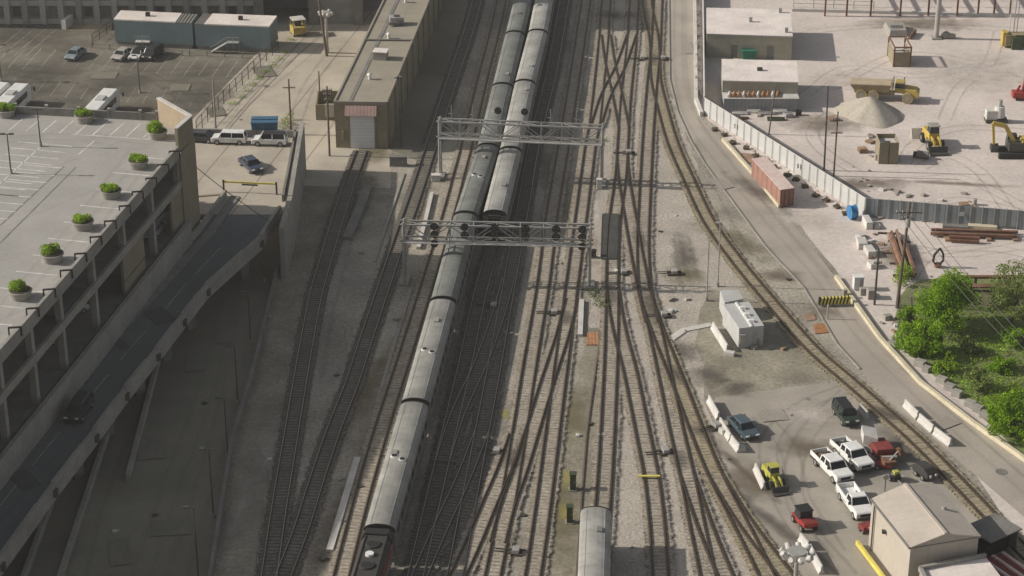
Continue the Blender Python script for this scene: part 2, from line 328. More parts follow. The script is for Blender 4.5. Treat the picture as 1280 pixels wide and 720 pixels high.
# ------------------------------------------------------------------ GROUND
g = MB(); g.poly([(-1500, -300, 0), (1500, -300, 0), (1500, 2500, 0), (-1500, 2500, 0)]); structure('ground', g, 'ballast')
def patch(name, pts, m, z, jit=0.0, step=3.0):
    P = [at(*p) for p in pts]; out = []
    for i in range(len(P)):
        a, b = P[i], P[(i + 1) % len(P)]; n = max(1, int((b - a).length / step)) if jit else 1
        for k in range(n):
            q = a.lerp(b, k / n)
            if jit and k: q = q + Vector((random.uniform(-jit, jit), random.uniform(-jit, jit), 0))
            out.append((q.x, q.y, z))
    g = MB(); g.poly(out); return structure(name, g, m)
patch('ground', [(868, -60), (1500, -60), (1700, 900), (1330, 760), (1150, 480), (985, 262), (880, 143), (870, 100)], 'pale', 0.004, 0.4)
patch('ground', [(738, 40), (830, 40), (836, 110), (890, 260), (955, 345), (905, 365), (880, 480), (900, 560), (1010, 760), (700, 760), (742, 480), (735, 330)], 'stone', 0.004, 0.5)
patch('ground', [(886, 360), (990, 395), (1060, 470), (990, 480), (890, 500), (868, 430)], 'dirt', 0.008, 0.5)
patch('ground', [(735, 410), (765, 410), (750, 560), (738, 760), (675, 760), (705, 560)], 'dirt', 0.008, 0.4)
patch('ground', [(518, 360), (527, 360), (480, 560), (440, 760), (395, 760), (440, 560), (470, 460)], 'dirt', 0.008, 0.4)
patch('pavement', [(893, 497), (985, 484), (1055, 478), (1090, 505), (1180, 590), (1330, 760), (1010, 760), (940, 650), (900, 565)], 'concrete_lot', 0.012, 0.15)
roadL = [(835, -60), (835, 0), (836, 100), (846, 140), (862, 175), (880, 205), (918, 257), (958, 310), (1005, 360), (1046, 430), (1075, 462), (1110, 500), (1180, 560), (1290, 655), (1400, 760)]
roadR = [(1480, 720), (1290, 580), (1215, 530), (1150, 480), (1100, 425), (1070, 383), (1045, 348), (1012, 305), (975, 262), (905, 178), (878, 150), (868, 120), (868, 0), (868, -60)]
patch('road', roadL + roadR, 'road', 0.016)
patch('pavement', [(345, 42), (480, 10), (520, 40), (440, 205), (490, 185), (488, 235), (378, 232), (378, 180), (372, 150), (240, 175), (230, 160)], 'drive', 0.012)
patch('parking_lot', [(-120, 18), (150, 20), (350, 45), (345, 62), (246, 165), (230, 260), (-200, 260)], 'asphalt', 0.008)
patch('pavement', [(30, 16), (100, 16), (140, 26), (140, 38), (104, 38), (85, 38), (92, 27), (45, 21)], 'tan_ground', 0.02)
patch('lower_road', [(352, 232), (350, 330), (316, 470), (289, 560), (262, 740), (-500, 740), (-500, 420), (200, 250)], 'lower_road', 0.008)
patch('pavement', [(378, 232), (425, 232), (400, 330), (360, 480), (330, 620), (312, 760), (262, 760), (289, 560), (316, 470), (350, 330), (352, 260)], 'dirt', 0.010, 0.3)
patch('pavement', [(487, 187), (512, 110), (545, -20), (592, -20), (575, 40), (535, 165), (520, 200)], 'lower_road', 0.018)  # dark asphalt sheet that also paints in the warehouse shadow
# pavement seams of the drive: dark gutter lines
def stain(px, py, rx, ry, m, a=0, name='ground_stain', z=0.022):
    c = at(px, py); s = MB(); s.uv = []; n = 20
    s.v.append((c.x, c.y, z)); s.uv.append((0, 0))
    ca, sa = math.cos(a), math.sin(a)
    for i in range(n):
        t = 2 * math.pi * i / n; x, y = rx * math.cos(t), ry * math.sin(t)
        s.v.append((c.x + x * ca - y * sa, c.y + x * sa + y * ca, z)); s.uv.append((math.cos(t), math.sin(t)))
    for i in range(n): s.f.append((0, 1 + i, 1 + (i + 1) % n))
    structure(name, s, m)
STN = [(885, 470, 3.5, 3.5, 'st_dark'), (920, 485, 3.2, 3.0, 'st_dark'), (850, 440, 4, 4, 'st_dark'), (855, 320, 2.2, 9, 'st_dark'), (857, 345, 4, 4, 'st_olive'), (950, 240, 2.5, 10, 'st_dark', R(30)),
       (915, 300, 3.5, 10, 'st_olive', R(35)), (975, 345, 4, 3, 'st_brown'), (665, 200, 2, 4, 'st_brown'), (700, 240, 3, 30, 'st_olive', R(9)), (715, 520, 3, 10, 'st_olive'), (700, 640, 3, 14, 'st_olive'), (632, 518, 1.3, 2, 'st_yellow'),
       (710, 600, 1.3, 3, 'st_yellow'), (708, 640, 1.2, 3, 'st_yellow'), (520, 270, 2, 9, 'st_brown', R(-14)), (470, 190, 4, 6, 'st_olive'), (455, 225, 3, 5, 'st_olive'), (440, 260, 5, 14, 'st_dark', R(-10)),
       (450, 500, 2, 16, 'st_olive', R(-14)), (430, 640, 2, 18, 'st_brown', R(-10)), (445, 350, 2.5, 3, 'st_pale2'), (410, 470, 2, 6, 'st_pale2', R(-10)), (560, 258, 1.5, 4, 'st_dark'), (30, 30, 12, 14, 'st_dark'), (60, 90, 9, 6, 'st_dark'),
       (20, 120, 8, 14, 'st_dark'), (150, 105, 9, 8, 'st_dark'), (250, 120, 7, 9, 'st_dark'), (180, 140, 6, 6, 'st_brown'), (640, 570, 2.5, 5, 'st_dark'), (760, 120, 2, 10, 'st_brown'), (745, 185, 2, 8, 'st_pale'), (745, 260, 1.2, 20, 'st_pale', R(4)),
       (820, 70, 2, 25, 'st_olive'), (940, 600, 4, 6, 'st_brown'), (1130, 470, 0.1, 0.1, 'st_dark'), (1010, 560, 5, 3, 'st_brown'), (960, 650, 1.2, 14, 'st_dark', R(30)), (930, 590, 0.8, 10, 'st_brown', R(25)),
       (1120, 320, 5, 7, 'st_brown'), (1200, 270, 12, 1.5, 'st_brown'), (1080, 230, 9, 3, 'st_brown'), (1195, 230, 12, 1, 'st_brown', R(-8)), (1060, 100, 8, 6, 'st_pale'), (1220, 90, 14, 12, 'st_pale'), (1150, 30, 14, 5, 'st_brown'), (1030, 155, 8, 6, 'st_brown'),
       (340, 560, 2, 12, 'st_pale2', R(-10)), (300, 640, 1.5, 12, 'st_pale2', R(-8)), (1000, 275, 7, 5, 'st_pale'), (875, 60, .1, .1, 'st_dark'), (1030, 390, 2.5, 3, 'st_brown'), (1245, 380, 8, 6, 'st_brown'), (1010, 520, 5, 4, 'st_pale'), (1130, 560, 5, 7, 'st_dark')]
for i, s_ in enumerate(STN):
    stain(*s_[:5], *(s_[5:] or (0,)), z=0.024 + 0.002 * i)

for i, (px, py, rx, ry, a) in enumerate([(815, 385, 1.6, 9, .12), (847, 575, 1.4, 3.2, .12), (880, 545, 1.5, 3.5, .3), (764, 370, 1.5, 4, 0), (640, 575, 2.2, 3, -.1), (706, 400, 1.2, 3, -.1), (817, 75, 1.4, 5, 0), (800, 300, 1.2, 4, .1), (1108, 520, 1.4, 4, .8), (768, 20, 5, 3, 0), (845, 470, 1.0, 5, .3)]):
    stain(px, py, rx, ry, 'st_dark', a, z=0.268 + .002 * i)
def rutmat(name, col, amt):
    m = mat(name, col, 0.95, 0.2, 0.4, 3, 0.1); n = m.node_tree.nodes; l = m.node_tree.links; b = n['Principled BSDF']
    uv = n.new('ShaderNodeUVMap'); sp = n.new('ShaderNodeSeparateXYZ'); l.new(uv.outputs[0], sp.inputs[0]); ab = n.new('ShaderNodeMath'); ab.operation = 'ABSOLUTE'; l.new(sp.outputs[0], ab.inputs[0])
    no = n.new('ShaderNodeTexNoise'); no.inputs['Scale'].default_value = 0.35; no.inputs['Detail'].default_value = 5; geo = n.new('ShaderNodeNewGeometry'); l.new(geo.outputs['Position'], no.inputs['Vector'])
    ad = n.new('ShaderNodeMath'); ad.operation = 'ADD'; l.new(ab.outputs[0], ad.inputs[0]); l.new(no.outputs['Fac'], ad.inputs[1])
    m2 = n.new('ShaderNodeMapRange'); m2.inputs['From Min'].default_value = 0.5; m2.inputs['From Max'].default_value = 1.3; m2.inputs['To Min'].default_value = 1 - amt; l.new(ad.outputs[0], m2.inputs['Value'])
    tr = n.new('ShaderNodeBsdfTransparent'); ms = n.new('ShaderNodeMixShader'); l.new(m2.outputs[0], ms.inputs[0]); l.new(b.outputs[0], ms.inputs[1]); l.new(tr.outputs[0], ms.inputs[2]); l.new(ms.outputs[0], n['Material Output'].inputs['Surface']); return m
M['rut'] = rutmat('rut', (0.38, 0.34, 0.30), 0.26); M['rut_dark'] = rutmat('rut_dark', (0.13, 0.12, 0.10), 0.16); M['rut_faint'] = rutmat('rut_faint', (0.14, 0.13, 0.12), 0.10); M['rut_pale'] = rutmat('rut_pale', (0.5, 0.46, 0.41), 0.5)
NR = 0
def ruts(pts, m='rut', w=.32, gauge=1.9, z0=0.0):
    global NR
    NR += 1; C = crom([at(*p, z0) for p in pts], 2.0)
    s = MB(); s.uv = []
    for u in ((-gauge / 2, gauge / 2) if gauge else (0,)):
        b0 = len(s.v)
        for i, c in enumerate(C):
            t = (C[min(i + 1, len(C) - 1)] - C[max(i - 1, 0)]).normalized(); n = Vector((t.y, -t.x, 0))
            for e in (-1, 1): q = c + n * (u + e * w); s.v.append((q.x, q.y, z0 + .13 + .002 * NR if z0 == 0 and False else z0 + .034 + .0015 * NR)); s.uv.append((e, i))
            if i: k = b0 + 2 * i; s.f.append((k - 2, k - 1, k + 1, k))
    structure('tyre_tracks', s, m)
def late_marks():
    for p in ([(1150, 210), (1185, 195), (1225, 215), (1260, 262)], [(1140, 225), (1200, 222), (1240, 238), (1285, 262)], [(1040, 110), (1120, 70), (1200, 75), (1290, 105)], [(1005, 120), (1060, 85), (1150, 95), (1260, 75)], [(1180, 150), (1200, 110), (1235, 80), (1250, 40)],
              [(1010, 40), (1060, 35), (1140, 32), (1290, 38)], [(1130, 205), (1145, 180), (1200, 160), (1290, 165)], [(1070, 215), (1030, 190), (1015, 165), (1040, 140)], [(1150, 262), (1200, 250), (1290, 268)], [(1130, 360), (1160, 320), (1230, 310), (1290, 320)], [(1140, 310), (1200, 318), (1290, 305)]): ruts(p)
    for p in ([(850, 0), (851, 90), (866, 150), (905, 205), (960, 270), (1030, 350), (1080, 420), (1160, 500), (1290, 615)], [(860, 0), (862, 90), (876, 140), (925, 205), (985, 280), (1040, 345), (1088, 412), (1170, 490), (1290, 595)]): ruts(p, 'rut_faint', .45)
    for p in ([(1075, 480), (1000, 510), (960, 560), (985, 640), (1030, 700)], [(1060, 490), (1010, 540), (990, 600), (1010, 660), (1060, 720)], [(950, 520), (985, 560), (1000, 620), (1045, 690)], [(1090, 500), (1080, 540), (1060, 540)]): ruts(p, 'rut_dark', .35)
    for p in ([(20, 85), (120, 92), (230, 90), (320, 82)], [(-20, 100), (90, 100), (220, 98), (300, 95)], [(60, 60), (110, 80), (180, 92), (240, 130)], [(-20, 80), (50, 50), (100, 40)]): ruts(p, 'rut_dark', .45, 2.0)
    for p in ([(250, 150), (300, 120), (350, 80), (400, 40)], [(270, 155), (330, 110), (380, 70), (410, 40)], [(370, 150), (385, 110), (420, 60)]): ruts(p, 'rut_dark', .35)
    for p in ([(240, 340), (190, 460), (130, 600), (90, 740)], [(290, 360), (260, 480), (210, 620), (170, 740)], [(310, 380), (280, 520), (240, 660), (215, 740)]): ruts(p, 'rut_faint', .6, 1.8); 
    for p in ([(330, 280), (240, 375), (150, 470), (60, 570), (-40, 690)], [(305, 285), (215, 375), (125, 465), (35, 565), (-60, 680)]): ruts(p, 'rut_faint', .4, 1.7, PZ - .012)
    for p in ([(345, 560), (330, 640), (318, 740)], [(440, 300), (415, 400), (400, 480)], [(530, 200), (500, 290)], [(850, 300), (855, 330), (862, 352)], [(842, 298), (846, 330), (850, 356)], [(860, 296), (866, 325), (872, 350)], [(870, 180), (905, 260), (940, 320)], [(700, 500), (690, 600), (680, 700)]): ruts(p, 'rut_dark', .5, 0)
    for p in ([(200, 200), (120, 300), (40, 400)], [(170, 190), (90, 290), (0, 395)], [(10, 175), (90, 172), (180, 185)]): ruts(p, 'rut_faint', .35, 1.8, DZ)
def ribbon(name, pts, w, h, m, z0=0.0, kind=None, parent=None, off=0.0, structure_=True, smoothn=1):
    P = [at(*p, z0) if len(p) == 2 else Vector(p) for p in pts]
    s = MB()
    for a, b in zip(P[:-1], P[1:]):
        s.bar(a + Vector((0, 0, h / 2)), b + Vector((0, 0, h / 2)), w, h)
    return s
# kerbs
structure('kerb', ribbon('kerb', [(836, -10), (837, 100), (847, 140), (863, 175), (881, 205), (919, 257), (958, 310), (1005, 360), (1046, 430), (1075, 462)], 0.2, 0.14, 'conc'), 'conc')
k1 = ribbon('x', [(903.6, 176), (940, 217), (974.5, 260)], 0.42, 0.5, 'cream'); tag(k1.build('kerb_wall', 'cream'), 'cream painted low wall between the road and the rusty container', 'low wall')
k1 = ribbon('x', [(1045, 348), (1070, 383), (1100, 425), (1150, 480), (1215, 530), (1300, 590)], 0.45, 0.5, 'cream'); tag(k1.build('kerb_wall', 'cream'), 'long cream painted low wall curving past the green bank', 'low wall')

# ------------------------------------------------------------------ TRACKS
def crom(P, step=1.3):
    out = []
    Q = [P[0] * 2 - P[1]] + P + [P[-1] * 2 - P[-2]]
    for i in range(1, len(Q) - 2):
        a, b, c, d_ = Q[i - 1], Q[i], Q[i + 1], Q[i + 2]; n = max(2, int((c - b).length / step))
        for k in range(n):
            t = k / n; out.append(0.5 * ((2 * b) + (c - a) * t + (2 * a - 5 * b + 4 * c - d_) * t * t + (3 * b - a - 3 * c + d_) * t ** 3))
    out.append(P[-1]); return out
TI = 0
M['railpol_glint'] = mat('polished_glint_rail', (0.34, 0.31, 0.28), 0.35, 0.1, 0.5, 4, 0.05, metal=0.8)  # polished rail tops, brightened in colour for sky reflection on shaded tracks
def track(pts, label, bed='bed', tie='tie', cut=1.0):
    global TI
    TI += 1; dz = 0.0035 * TI
    C = crom([at(*p) for p in pts])
    # smooth
    for _ in range(6): C = [C[0]] + [(C[i - 1] + C[i] * 2 + C[i + 1]) / 4 for i in range(1, len(C) - 1)] + [C[-1]]
    root = empty('railway_track', C[len(C) // 2], 0, label, 'railway track', 'railway tracks of the yard')
    N = []
    for i in range(len(C)):
        t = (C[min(i + 1, len(C) - 1)] - C[max(i - 1, 0)]).normalized(); N.append(Vector((t.y, -t.x, 0)))
    b = MB(); b.uv = []
    for i, (c, n) in enumerate(zip(C, N)):
        for u in (-1.75, 1.75):
            q = c + n * u; b.v.append((q.x, q.y, 0.155 + dz)); b.uv.append((u, i))
        if i: k = 2 * i; b.f.append((k - 2, k - 1, k + 1, k))
    b.build('track_bed', bed, root, world=True)
    for u in (-0.7525, 0.7525):
        r = MB()
        prof = [(-.10, .20), (.10, .20), (.10, .225), (.02, .25), (.02, .32), (.045, .33), (.045, .372), (-.045, .372), (-.045, .33), (-.02, .32), (-.02, .25), (-.10, .225)]
        for i, (c, n) in enumerate(zip(C, N)):
            for (x, z) in prof: q = c + n * (u + x); r.v.append((q.x, q.y, z - .02 + dz))
            if i:
                a0, a1 = (i - 1) * 12, i * 12
                for k in range(12): j = (k + 1) % 12; r.f.append((a0 + k, a0 + j, a1 + j, a1 + k))
        o = r.build('rail', 'rail', root, world=True); o.data.materials.append(M['railpol_glint' if bed == 'bed_shade' else 'railtop'])
        for p in o.data.polygons:
            if p.index % 12 == 6: p.material_index = 1
    s = MB(); acc = 0; last = C[0]
    for i in range(1, len(C)):
        seg = (C[i] - C[i - 1]).length; t0 = C[i - 1]; dv = (C[i] - C[i - 1]) / max(seg, 1e-6); pos = acc
        while pos < seg:
            c = t0 + dv * pos; a = math.atan2(dv.y, dv.x) + R(90) + random.uniform(-.02, .02)
            s.obox((c.x, c.y), 2.6 + random.uniform(-.1, .12), 0.24, 0.06, 0.185 + dz + random.uniform(-.02, .0), a); pos += 0.62
        acc = pos - seg
    o = s.build('sleepers', tie, root, world=True); o['kind'] = 'stuff'
    return root
D = dict(bed='bed_shade', tie='tie_shade')  # shade-coloured copies of bed and sleepers
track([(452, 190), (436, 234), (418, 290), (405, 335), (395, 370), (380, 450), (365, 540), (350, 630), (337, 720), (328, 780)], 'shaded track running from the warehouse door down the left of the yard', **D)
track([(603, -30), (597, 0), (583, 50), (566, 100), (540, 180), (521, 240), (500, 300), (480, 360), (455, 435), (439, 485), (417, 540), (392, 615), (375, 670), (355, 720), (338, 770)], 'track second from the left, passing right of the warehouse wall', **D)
track([(632, -30), (627, 0), (616, 50), (603, 100), (584, 180), (574, 217), (565, 252), (545, 320), (533, 360), (505, 450), (476, 540), (450, 630), (427, 720), (412, 780)], 'track just left of the train headed by the locomotive')
RA = [(650, 5), (643.5, 39), (628, 104), (610, 180), (582, 265), (553.7, 372), (518.5, 500), (473.5, 658), (432, 800)]
RB = [(692, -55), (682, -15), (672, 37), (656, 100), (638, 184), (618, 264)]
HR = 4.5
def under(L): return [at(*p, HR) * 1.0 for p in L]
def track_w(P3, label, **k):   # track given by world points
    pts = []
    for p in P3:
        # inverse of at() for z=0
        v = Vector((p.x, p.y, -CH)); f = Vector((0, math.cos(TH), -math.sin(TH))); u = Vector((0, math.sin(TH), math.cos(TH)))
        zc = v.dot(f); pts.append((640 + FPX * v.x / zc, 360 - FPX * v.dot(u) / zc))
    return track(pts, label, **k)
PA = [Vector((p.x, p.y, 0)) for p in under(RA)]; PB = [Vector((p.x, p.y, 0)) for p in under(RB)]
PA0 = [PA[0] + (PA[0] - PA[1]) * 1.2] + PA
track_w(PA0, 'track under the long train headed by the locomotive')
tb_tail = [at(*p) for p in [(600, 370), (582, 455), (562, 540), (541, 630), (520, 720), (507, 780)]]
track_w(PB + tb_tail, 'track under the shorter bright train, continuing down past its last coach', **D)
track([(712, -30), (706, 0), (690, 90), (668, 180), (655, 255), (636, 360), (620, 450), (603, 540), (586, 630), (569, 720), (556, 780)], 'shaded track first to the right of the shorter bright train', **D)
track([(738, -30), (733, 0), (718, 100), (705, 180), (689, 275), (678, 360), (663, 450), (649, 540), (634, 630), (616, 720), (604, 780)], 'track leaving the train shadow at the middle of the lower gantry')
track([(762, -30), (758, 0), (753, 60), (743, 155), (738, 180), (726, 270), (714, 360), (702, 450), (690.5, 540), (679, 630), (666, 720), (655, 780)], 'track passing just left of the right legs of both gantries')
track([(795, -30), (793, 0), (789, 55), (782, 120), (778, 180), (775, 225), (768, 275), (765, 330), (764, 422), (759, 540), (753, 635), (746, 720), (742, 780)], 'track with the lone silver coach standing at its lower end')
track([(824, -30), (822, 0), (819, 62), (815, 100), (811, 150), (809, 180), (805, 255), (803, 310), (806, 365), (817, 410), (826, 450), (845, 540), (859, 600), (871, 660), (884, 720), (894, 780)], 'track leading down beside the grey switch machine near the parked cars')
track([(806, -30), (809, 10), (817, 50), (819, 100), (826, 130), (840, 180), (862, 230), (886, 280), (922, 330), (960, 376), (1016, 440), (1055, 473), (1080, 495), (1110, 522), (1135, 543), (1177, 585), (1222, 632), (1262, 674), (1300, 712), (1350, 765)], 'olive stained track curving right across the road and past the beige building', bed='bed_olive')
track([(765, 360), (768, 385), (775, 422), (786, 462), (802, 540), (814, 600), (820, 650), (826, 720), (830, 780)], 'track with a short yellow board laid across its rails')
track([(777, 190), (778, 215), (788, 278), (797, 328), (806, 372), (814, 405)], 'short connecting track right of the dark flat pan')
track([(806, 372), (821, 415), (849, 485), (870, 540), (895, 600), (925, 657), (957, 720), (985, 780)], 'olive stained branch track below the white shed', bed='bed_olive')
track([(858, 596), (868, 625), (884, 670), (905, 720), (925, 770)], 'short diverging track at the lower edge left of the floodlight mast')
track([(893, 595), (920, 640), (950, 682), (982, 722), (1012, 765)], 'short diverging track ending beneath the floodlight mast', bed='bed_olive')
track([(714, 375), (703, 420), (685, 475), (665, 540), (650, 590), (635, 630), (622, 680)], 'crossover track slanting left below the right end of the lower gantry')
track([(645, 545), (630, 590), (612, 630), (592, 680), (572, 722), (556, 760)], 'crossover track slanting out of the train shadow at the lower edge')
track([(757, 45), (762, 80), (771, 120), (779, 160)], 'crossing track slanting right inside the cross at the top of the yard')
track([(789, 45), (775, 85), (757, 120), (744, 160)], 'crossing track slanting left inside the cross at the top of the yard')
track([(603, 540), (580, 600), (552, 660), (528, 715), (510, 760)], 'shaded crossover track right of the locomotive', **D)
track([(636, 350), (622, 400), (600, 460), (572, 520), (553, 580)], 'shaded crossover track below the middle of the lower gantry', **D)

# ------------------------------------------------------------------ TRAINS
def coach(A, B, roofm, label, group, vents=None, seed=0, gang=True, tail=False):
    """A = upper (far) end, B = lower end on the rails; local -Y points to B"""
    c = (A + B) / 2; L = (B - A).length - 0.7; root = empty('passenger_coach', (c.x, c.y, 0.36), heading(A, B), label, 'train coach', group)
    h = L / 2; W = 1.52
    side = MB(); side.box(-W, W, -h, h, 0.95, 3.35); side.build('body', 'coach_side', root, bevel=0.05)
    r = MB(); prof = [(-W - .01, 3.34)]
    for i in range(0, 13):
        t = math.pi * (1 - i / 12); prof.append(((W + .01) * math.cos(t), 3.40 + 0.78 * math.sin(t) ** 0.8))
    prof.append((W + .01, 3.34)); r.extr(prof, -h + .03, h - .03); ro = r.build('roof', roofm, root)
    for p in ro.data.polygons: p.use_smooth = abs(p.normal.y) < 0.5
    for sgn in (-1, 1):   # roof end rims
        e = MB(); e.extr([(x * 1.015, z + .035) for x, z in prof], sgn * h - .07, sgn * h + .07); e.build('end_rim', 'black', root)
        if gang: e = MB(); e.box(-.75, .75, min(sgn * h, sgn * (h + .42)), max(sgn * h, sgn * (h + .42)), 1.0, 3.5); e.build('gangway', 'rubber', root)
        for k in range(9):
            y = -h + 2.2 + k * (L - 4.4) / 8; wnd = MB(); wnd.box(sgn * (W + .012) - .012, sgn * (W + .012) + .012, y - .75, y + .75, 2.2, 2.95); wnd.build('window', 'glass', root)
        bo = MB(); bo.box(-1.1, 1.1, sgn * (h - 3.6) - 1.5, sgn * (h - 3.6) + 1.5, 0.25, 0.85)
        for yy in (-1.2, 1.2):
            for xx in (-.76, .76): bo.tube((xx - .07, sgn * (h - 3.6) + yy, .42), (xx + .07, sgn * (h - 3.6) + yy, .42), .42, n=14)
        bo.build('bogie', 'coach_dark', root)
    u = MB(); u.box(-1.2, 1.2, -h + 5.5, h - 5.5, 0.45, 0.96); u.build('underframe', 'coach_dark', root)
    if vents is not None:
        for xx, yy in ((-.45, .25), (.45, -.35)):
            v = MB(); v.tube((xx, yy + vents, 4.10), (xx, yy + vents, 4.22), .42, .38, n=14); v.build('vent_collar', 'white', root)
            v = MB(); v.tube((xx, yy + vents, 4.2), (xx, yy + vents, 4.27), .28, n=12); v.build('vent', 'black', root)
    rs = random.Random(label)
    for k in range(1):   # roof access panels
        yy = rs.uniform(-h * .85, h * .85); xx = rs.choice((-.5, 0, .4)); zz = 3.40 + 0.78 * math.sqrt(max(0, 1 - (abs(xx) + .35) ** 2 / 2.4)) ** .8
        v = MB(); v.box(xx - .3, xx + .3, yy - .5, yy + .5, zz - .1, zz + .16 + .12 * abs(xx), .05, .05); v.build('roof_panel', rs.choice(['coach_grey', 'coach_silver', 'conc']), root)
    for xx in (-.9, .9):
        zz = 3.40 + 0.78 * math.sqrt(1 - (.9 / W) ** 2) ** .8; v = MB(); v.bar((xx, -h + .3, zz), (xx, h - .3, zz), .05, .07); v.build('roof_rib', roofm, root)
    for yy in [h * (-1 + .2 * q_) for q_ in range(1, 10)]: s = MB(); s.extr([(x * 1.006, z + .012) for x, z in prof], yy - .03, yy + .03); s.build('roof_seam', roofm, root)
    if tail:
        e = MB(); e.box(-.5, .5, -h - .5, -h - .05, .75, 1.1); e.tube((-.45, -h - .5, 1.3), (-.45, -h - .8, 1.3), .25, n=10); e.tube((.45, -h - .5, 1.3), (.45, -h - .8, 1.3), .25, n=10)
        e.box(-.6, .6, -h - .7, -h - .45, .9, 3.3); e.build('end_gangway', 'black', root)
    return root
GA = 'coaches of the long train'; GB = 'coaches of the shorter bright train'
PAe = [PA[0] + (PA[0] - PA[1]) * 0.0] + PA[1:]
first = PA[1] + (PA[1] - PA[2]).normalized() * 25
coach(first, PA[1], 'coach_grey', 'dull grey coach of the long train cut off by the top of the photo', GA)
coach(PA[1], PA[2], 'coach_grey', 'dull grey coach of the long train above the upper gantry, beside the warehouse roof', GA)
coach(PA[2], PA[3], 'coach_grey', 'dull grey coach of the long train passing under the upper gantry', GA)
coach(PA[3], PA[4], 'coach_grey', 'dull grey coach with two white ringed roof vents between the two gantries', GA, vents=0.5)
coach(PA[4], PA[5], 'coach_grey', 'grey coach of the long train passing under the lower gantry', GA)
coach(PA[5], PA[6], 'coach_silver', 'light silver coach of the long train, second behind the locomotive', GA, vents=-1.0)
coach(PA[6], PA[7], 'coach_silver', 'light silver coach with two dark roof vents coupled to the locomotive', GA, vents=0.5)
coach(PB[1] + (PB[1] - PB[2]).normalized() * 25, PB[1], 'coach_bright', 'bright coach beyond the top edge of the shorter train', GB)
coach(PB[1], PB[2], 'coach_bright', 'bright coach at the top edge of the photo, farthest of the shorter train', GB)
coach(PB[2], PB[3], 'coach_bright', 'bright silver coach of the shorter train, third from its tail', GB)
coach(PB[3], PB[4], 'coach_bright', 'bright silver coach of the shorter train passing under the upper gantry', GB)
coach(PB[4], PB[5], 'coach_bright', 'bright silver tail coach of the shorter train with black end door', GB, tail=True)
# lone coach at the bottom
a = at(745, 641, 3.6); b = at(740, 800, 3.6); a.z = b.z = 0
coach(a, b, 'coach_bright', 'lone silver coach at the bottom edge, standing by two dark green cabinets', 'lone coach', gang=False)
# locomotive
A_ = PA[7]; dirv = (PA[8] - PA[7]).normalized(); B_ = A_ + dirv * 21; c = (A_ + B_) / 2
root = empty('locomotive', (c.x, c.y, 0.36), heading(A_, B_), 'dark diesel locomotive with red side stripes and roof fans at the bottom edge', 'locomotive')
s = MB(); s.box(-1.4, 1.4, -10, 10, .9, 3.3); s.build('body', 'coach_side', root, bevel=.06)
s = MB(); s.extr([(-1.42, 3.25), (-1.42, 3.5), (-1.0, 4.05), (1.0, 4.05), (1.42, 3.5), (1.42, 3.25)], -7.0, 9.6); s.build('roof', 'coach_dark', root, bevel=.04)
s = MB(); s.extr([(-1.48, 3.1), (-1.48, 3.6), (-1.1, 4.25), (1.1, 4.25), (1.48, 3.6), (1.48, 3.1)], 9.0, 10.0); s.build('end_hood', 'black', root)
for sg in (-1, 1):
    s = MB(); s.box(sg * 1.43 - .03, sg * 1.43 + .03, -6.5, 8.8, 2.4, 3.45); s.build('side_stripe', 'darkred', root)
    s = MB(); s.box(sg * 1.02 - .04, sg * 1.02 + .04, -6.0, 8.9, 4.05, 4.16); s.build('roof_rail', 'steel_dark', root)
    s = MB(); s.box(-1.3, 1.3, sg * 6.5 - 1.9, sg * 6.5 + 1.9, .1, .85); s.build('bogie', 'coach_dark', root)
    s = MB(); s.blob((sg * 1.35, -.8, 3.7), .3, .8, .35); s.build('side_intake', 'conc_white', root, smooth=True)
for yy in (7.3, 3.6, .6):
    s = MB(); s.tube((-.1, yy, 4.04), (-.1, yy, 4.22), .72, .68, n=20); f = s.build('roof_fan', 'coach_dark', root)
    s = MB(); s.tube((-.1, yy, 4.2), (-.1, yy, 4.25), .5, n=16); s.build('fan_grille', 'black', f)
s = MB(); s.tube((-.1, 5.5, 4.04), (-.1, 5.5, 4.3), .42, .4, n=18); s.build('exhaust_cover', 'white', root)
s = MB(); s.box(-1.42, 1.42, -10.2, -7.0, 3.3, 4.3, .25, .3); s.build('cab', 'darkred', root)

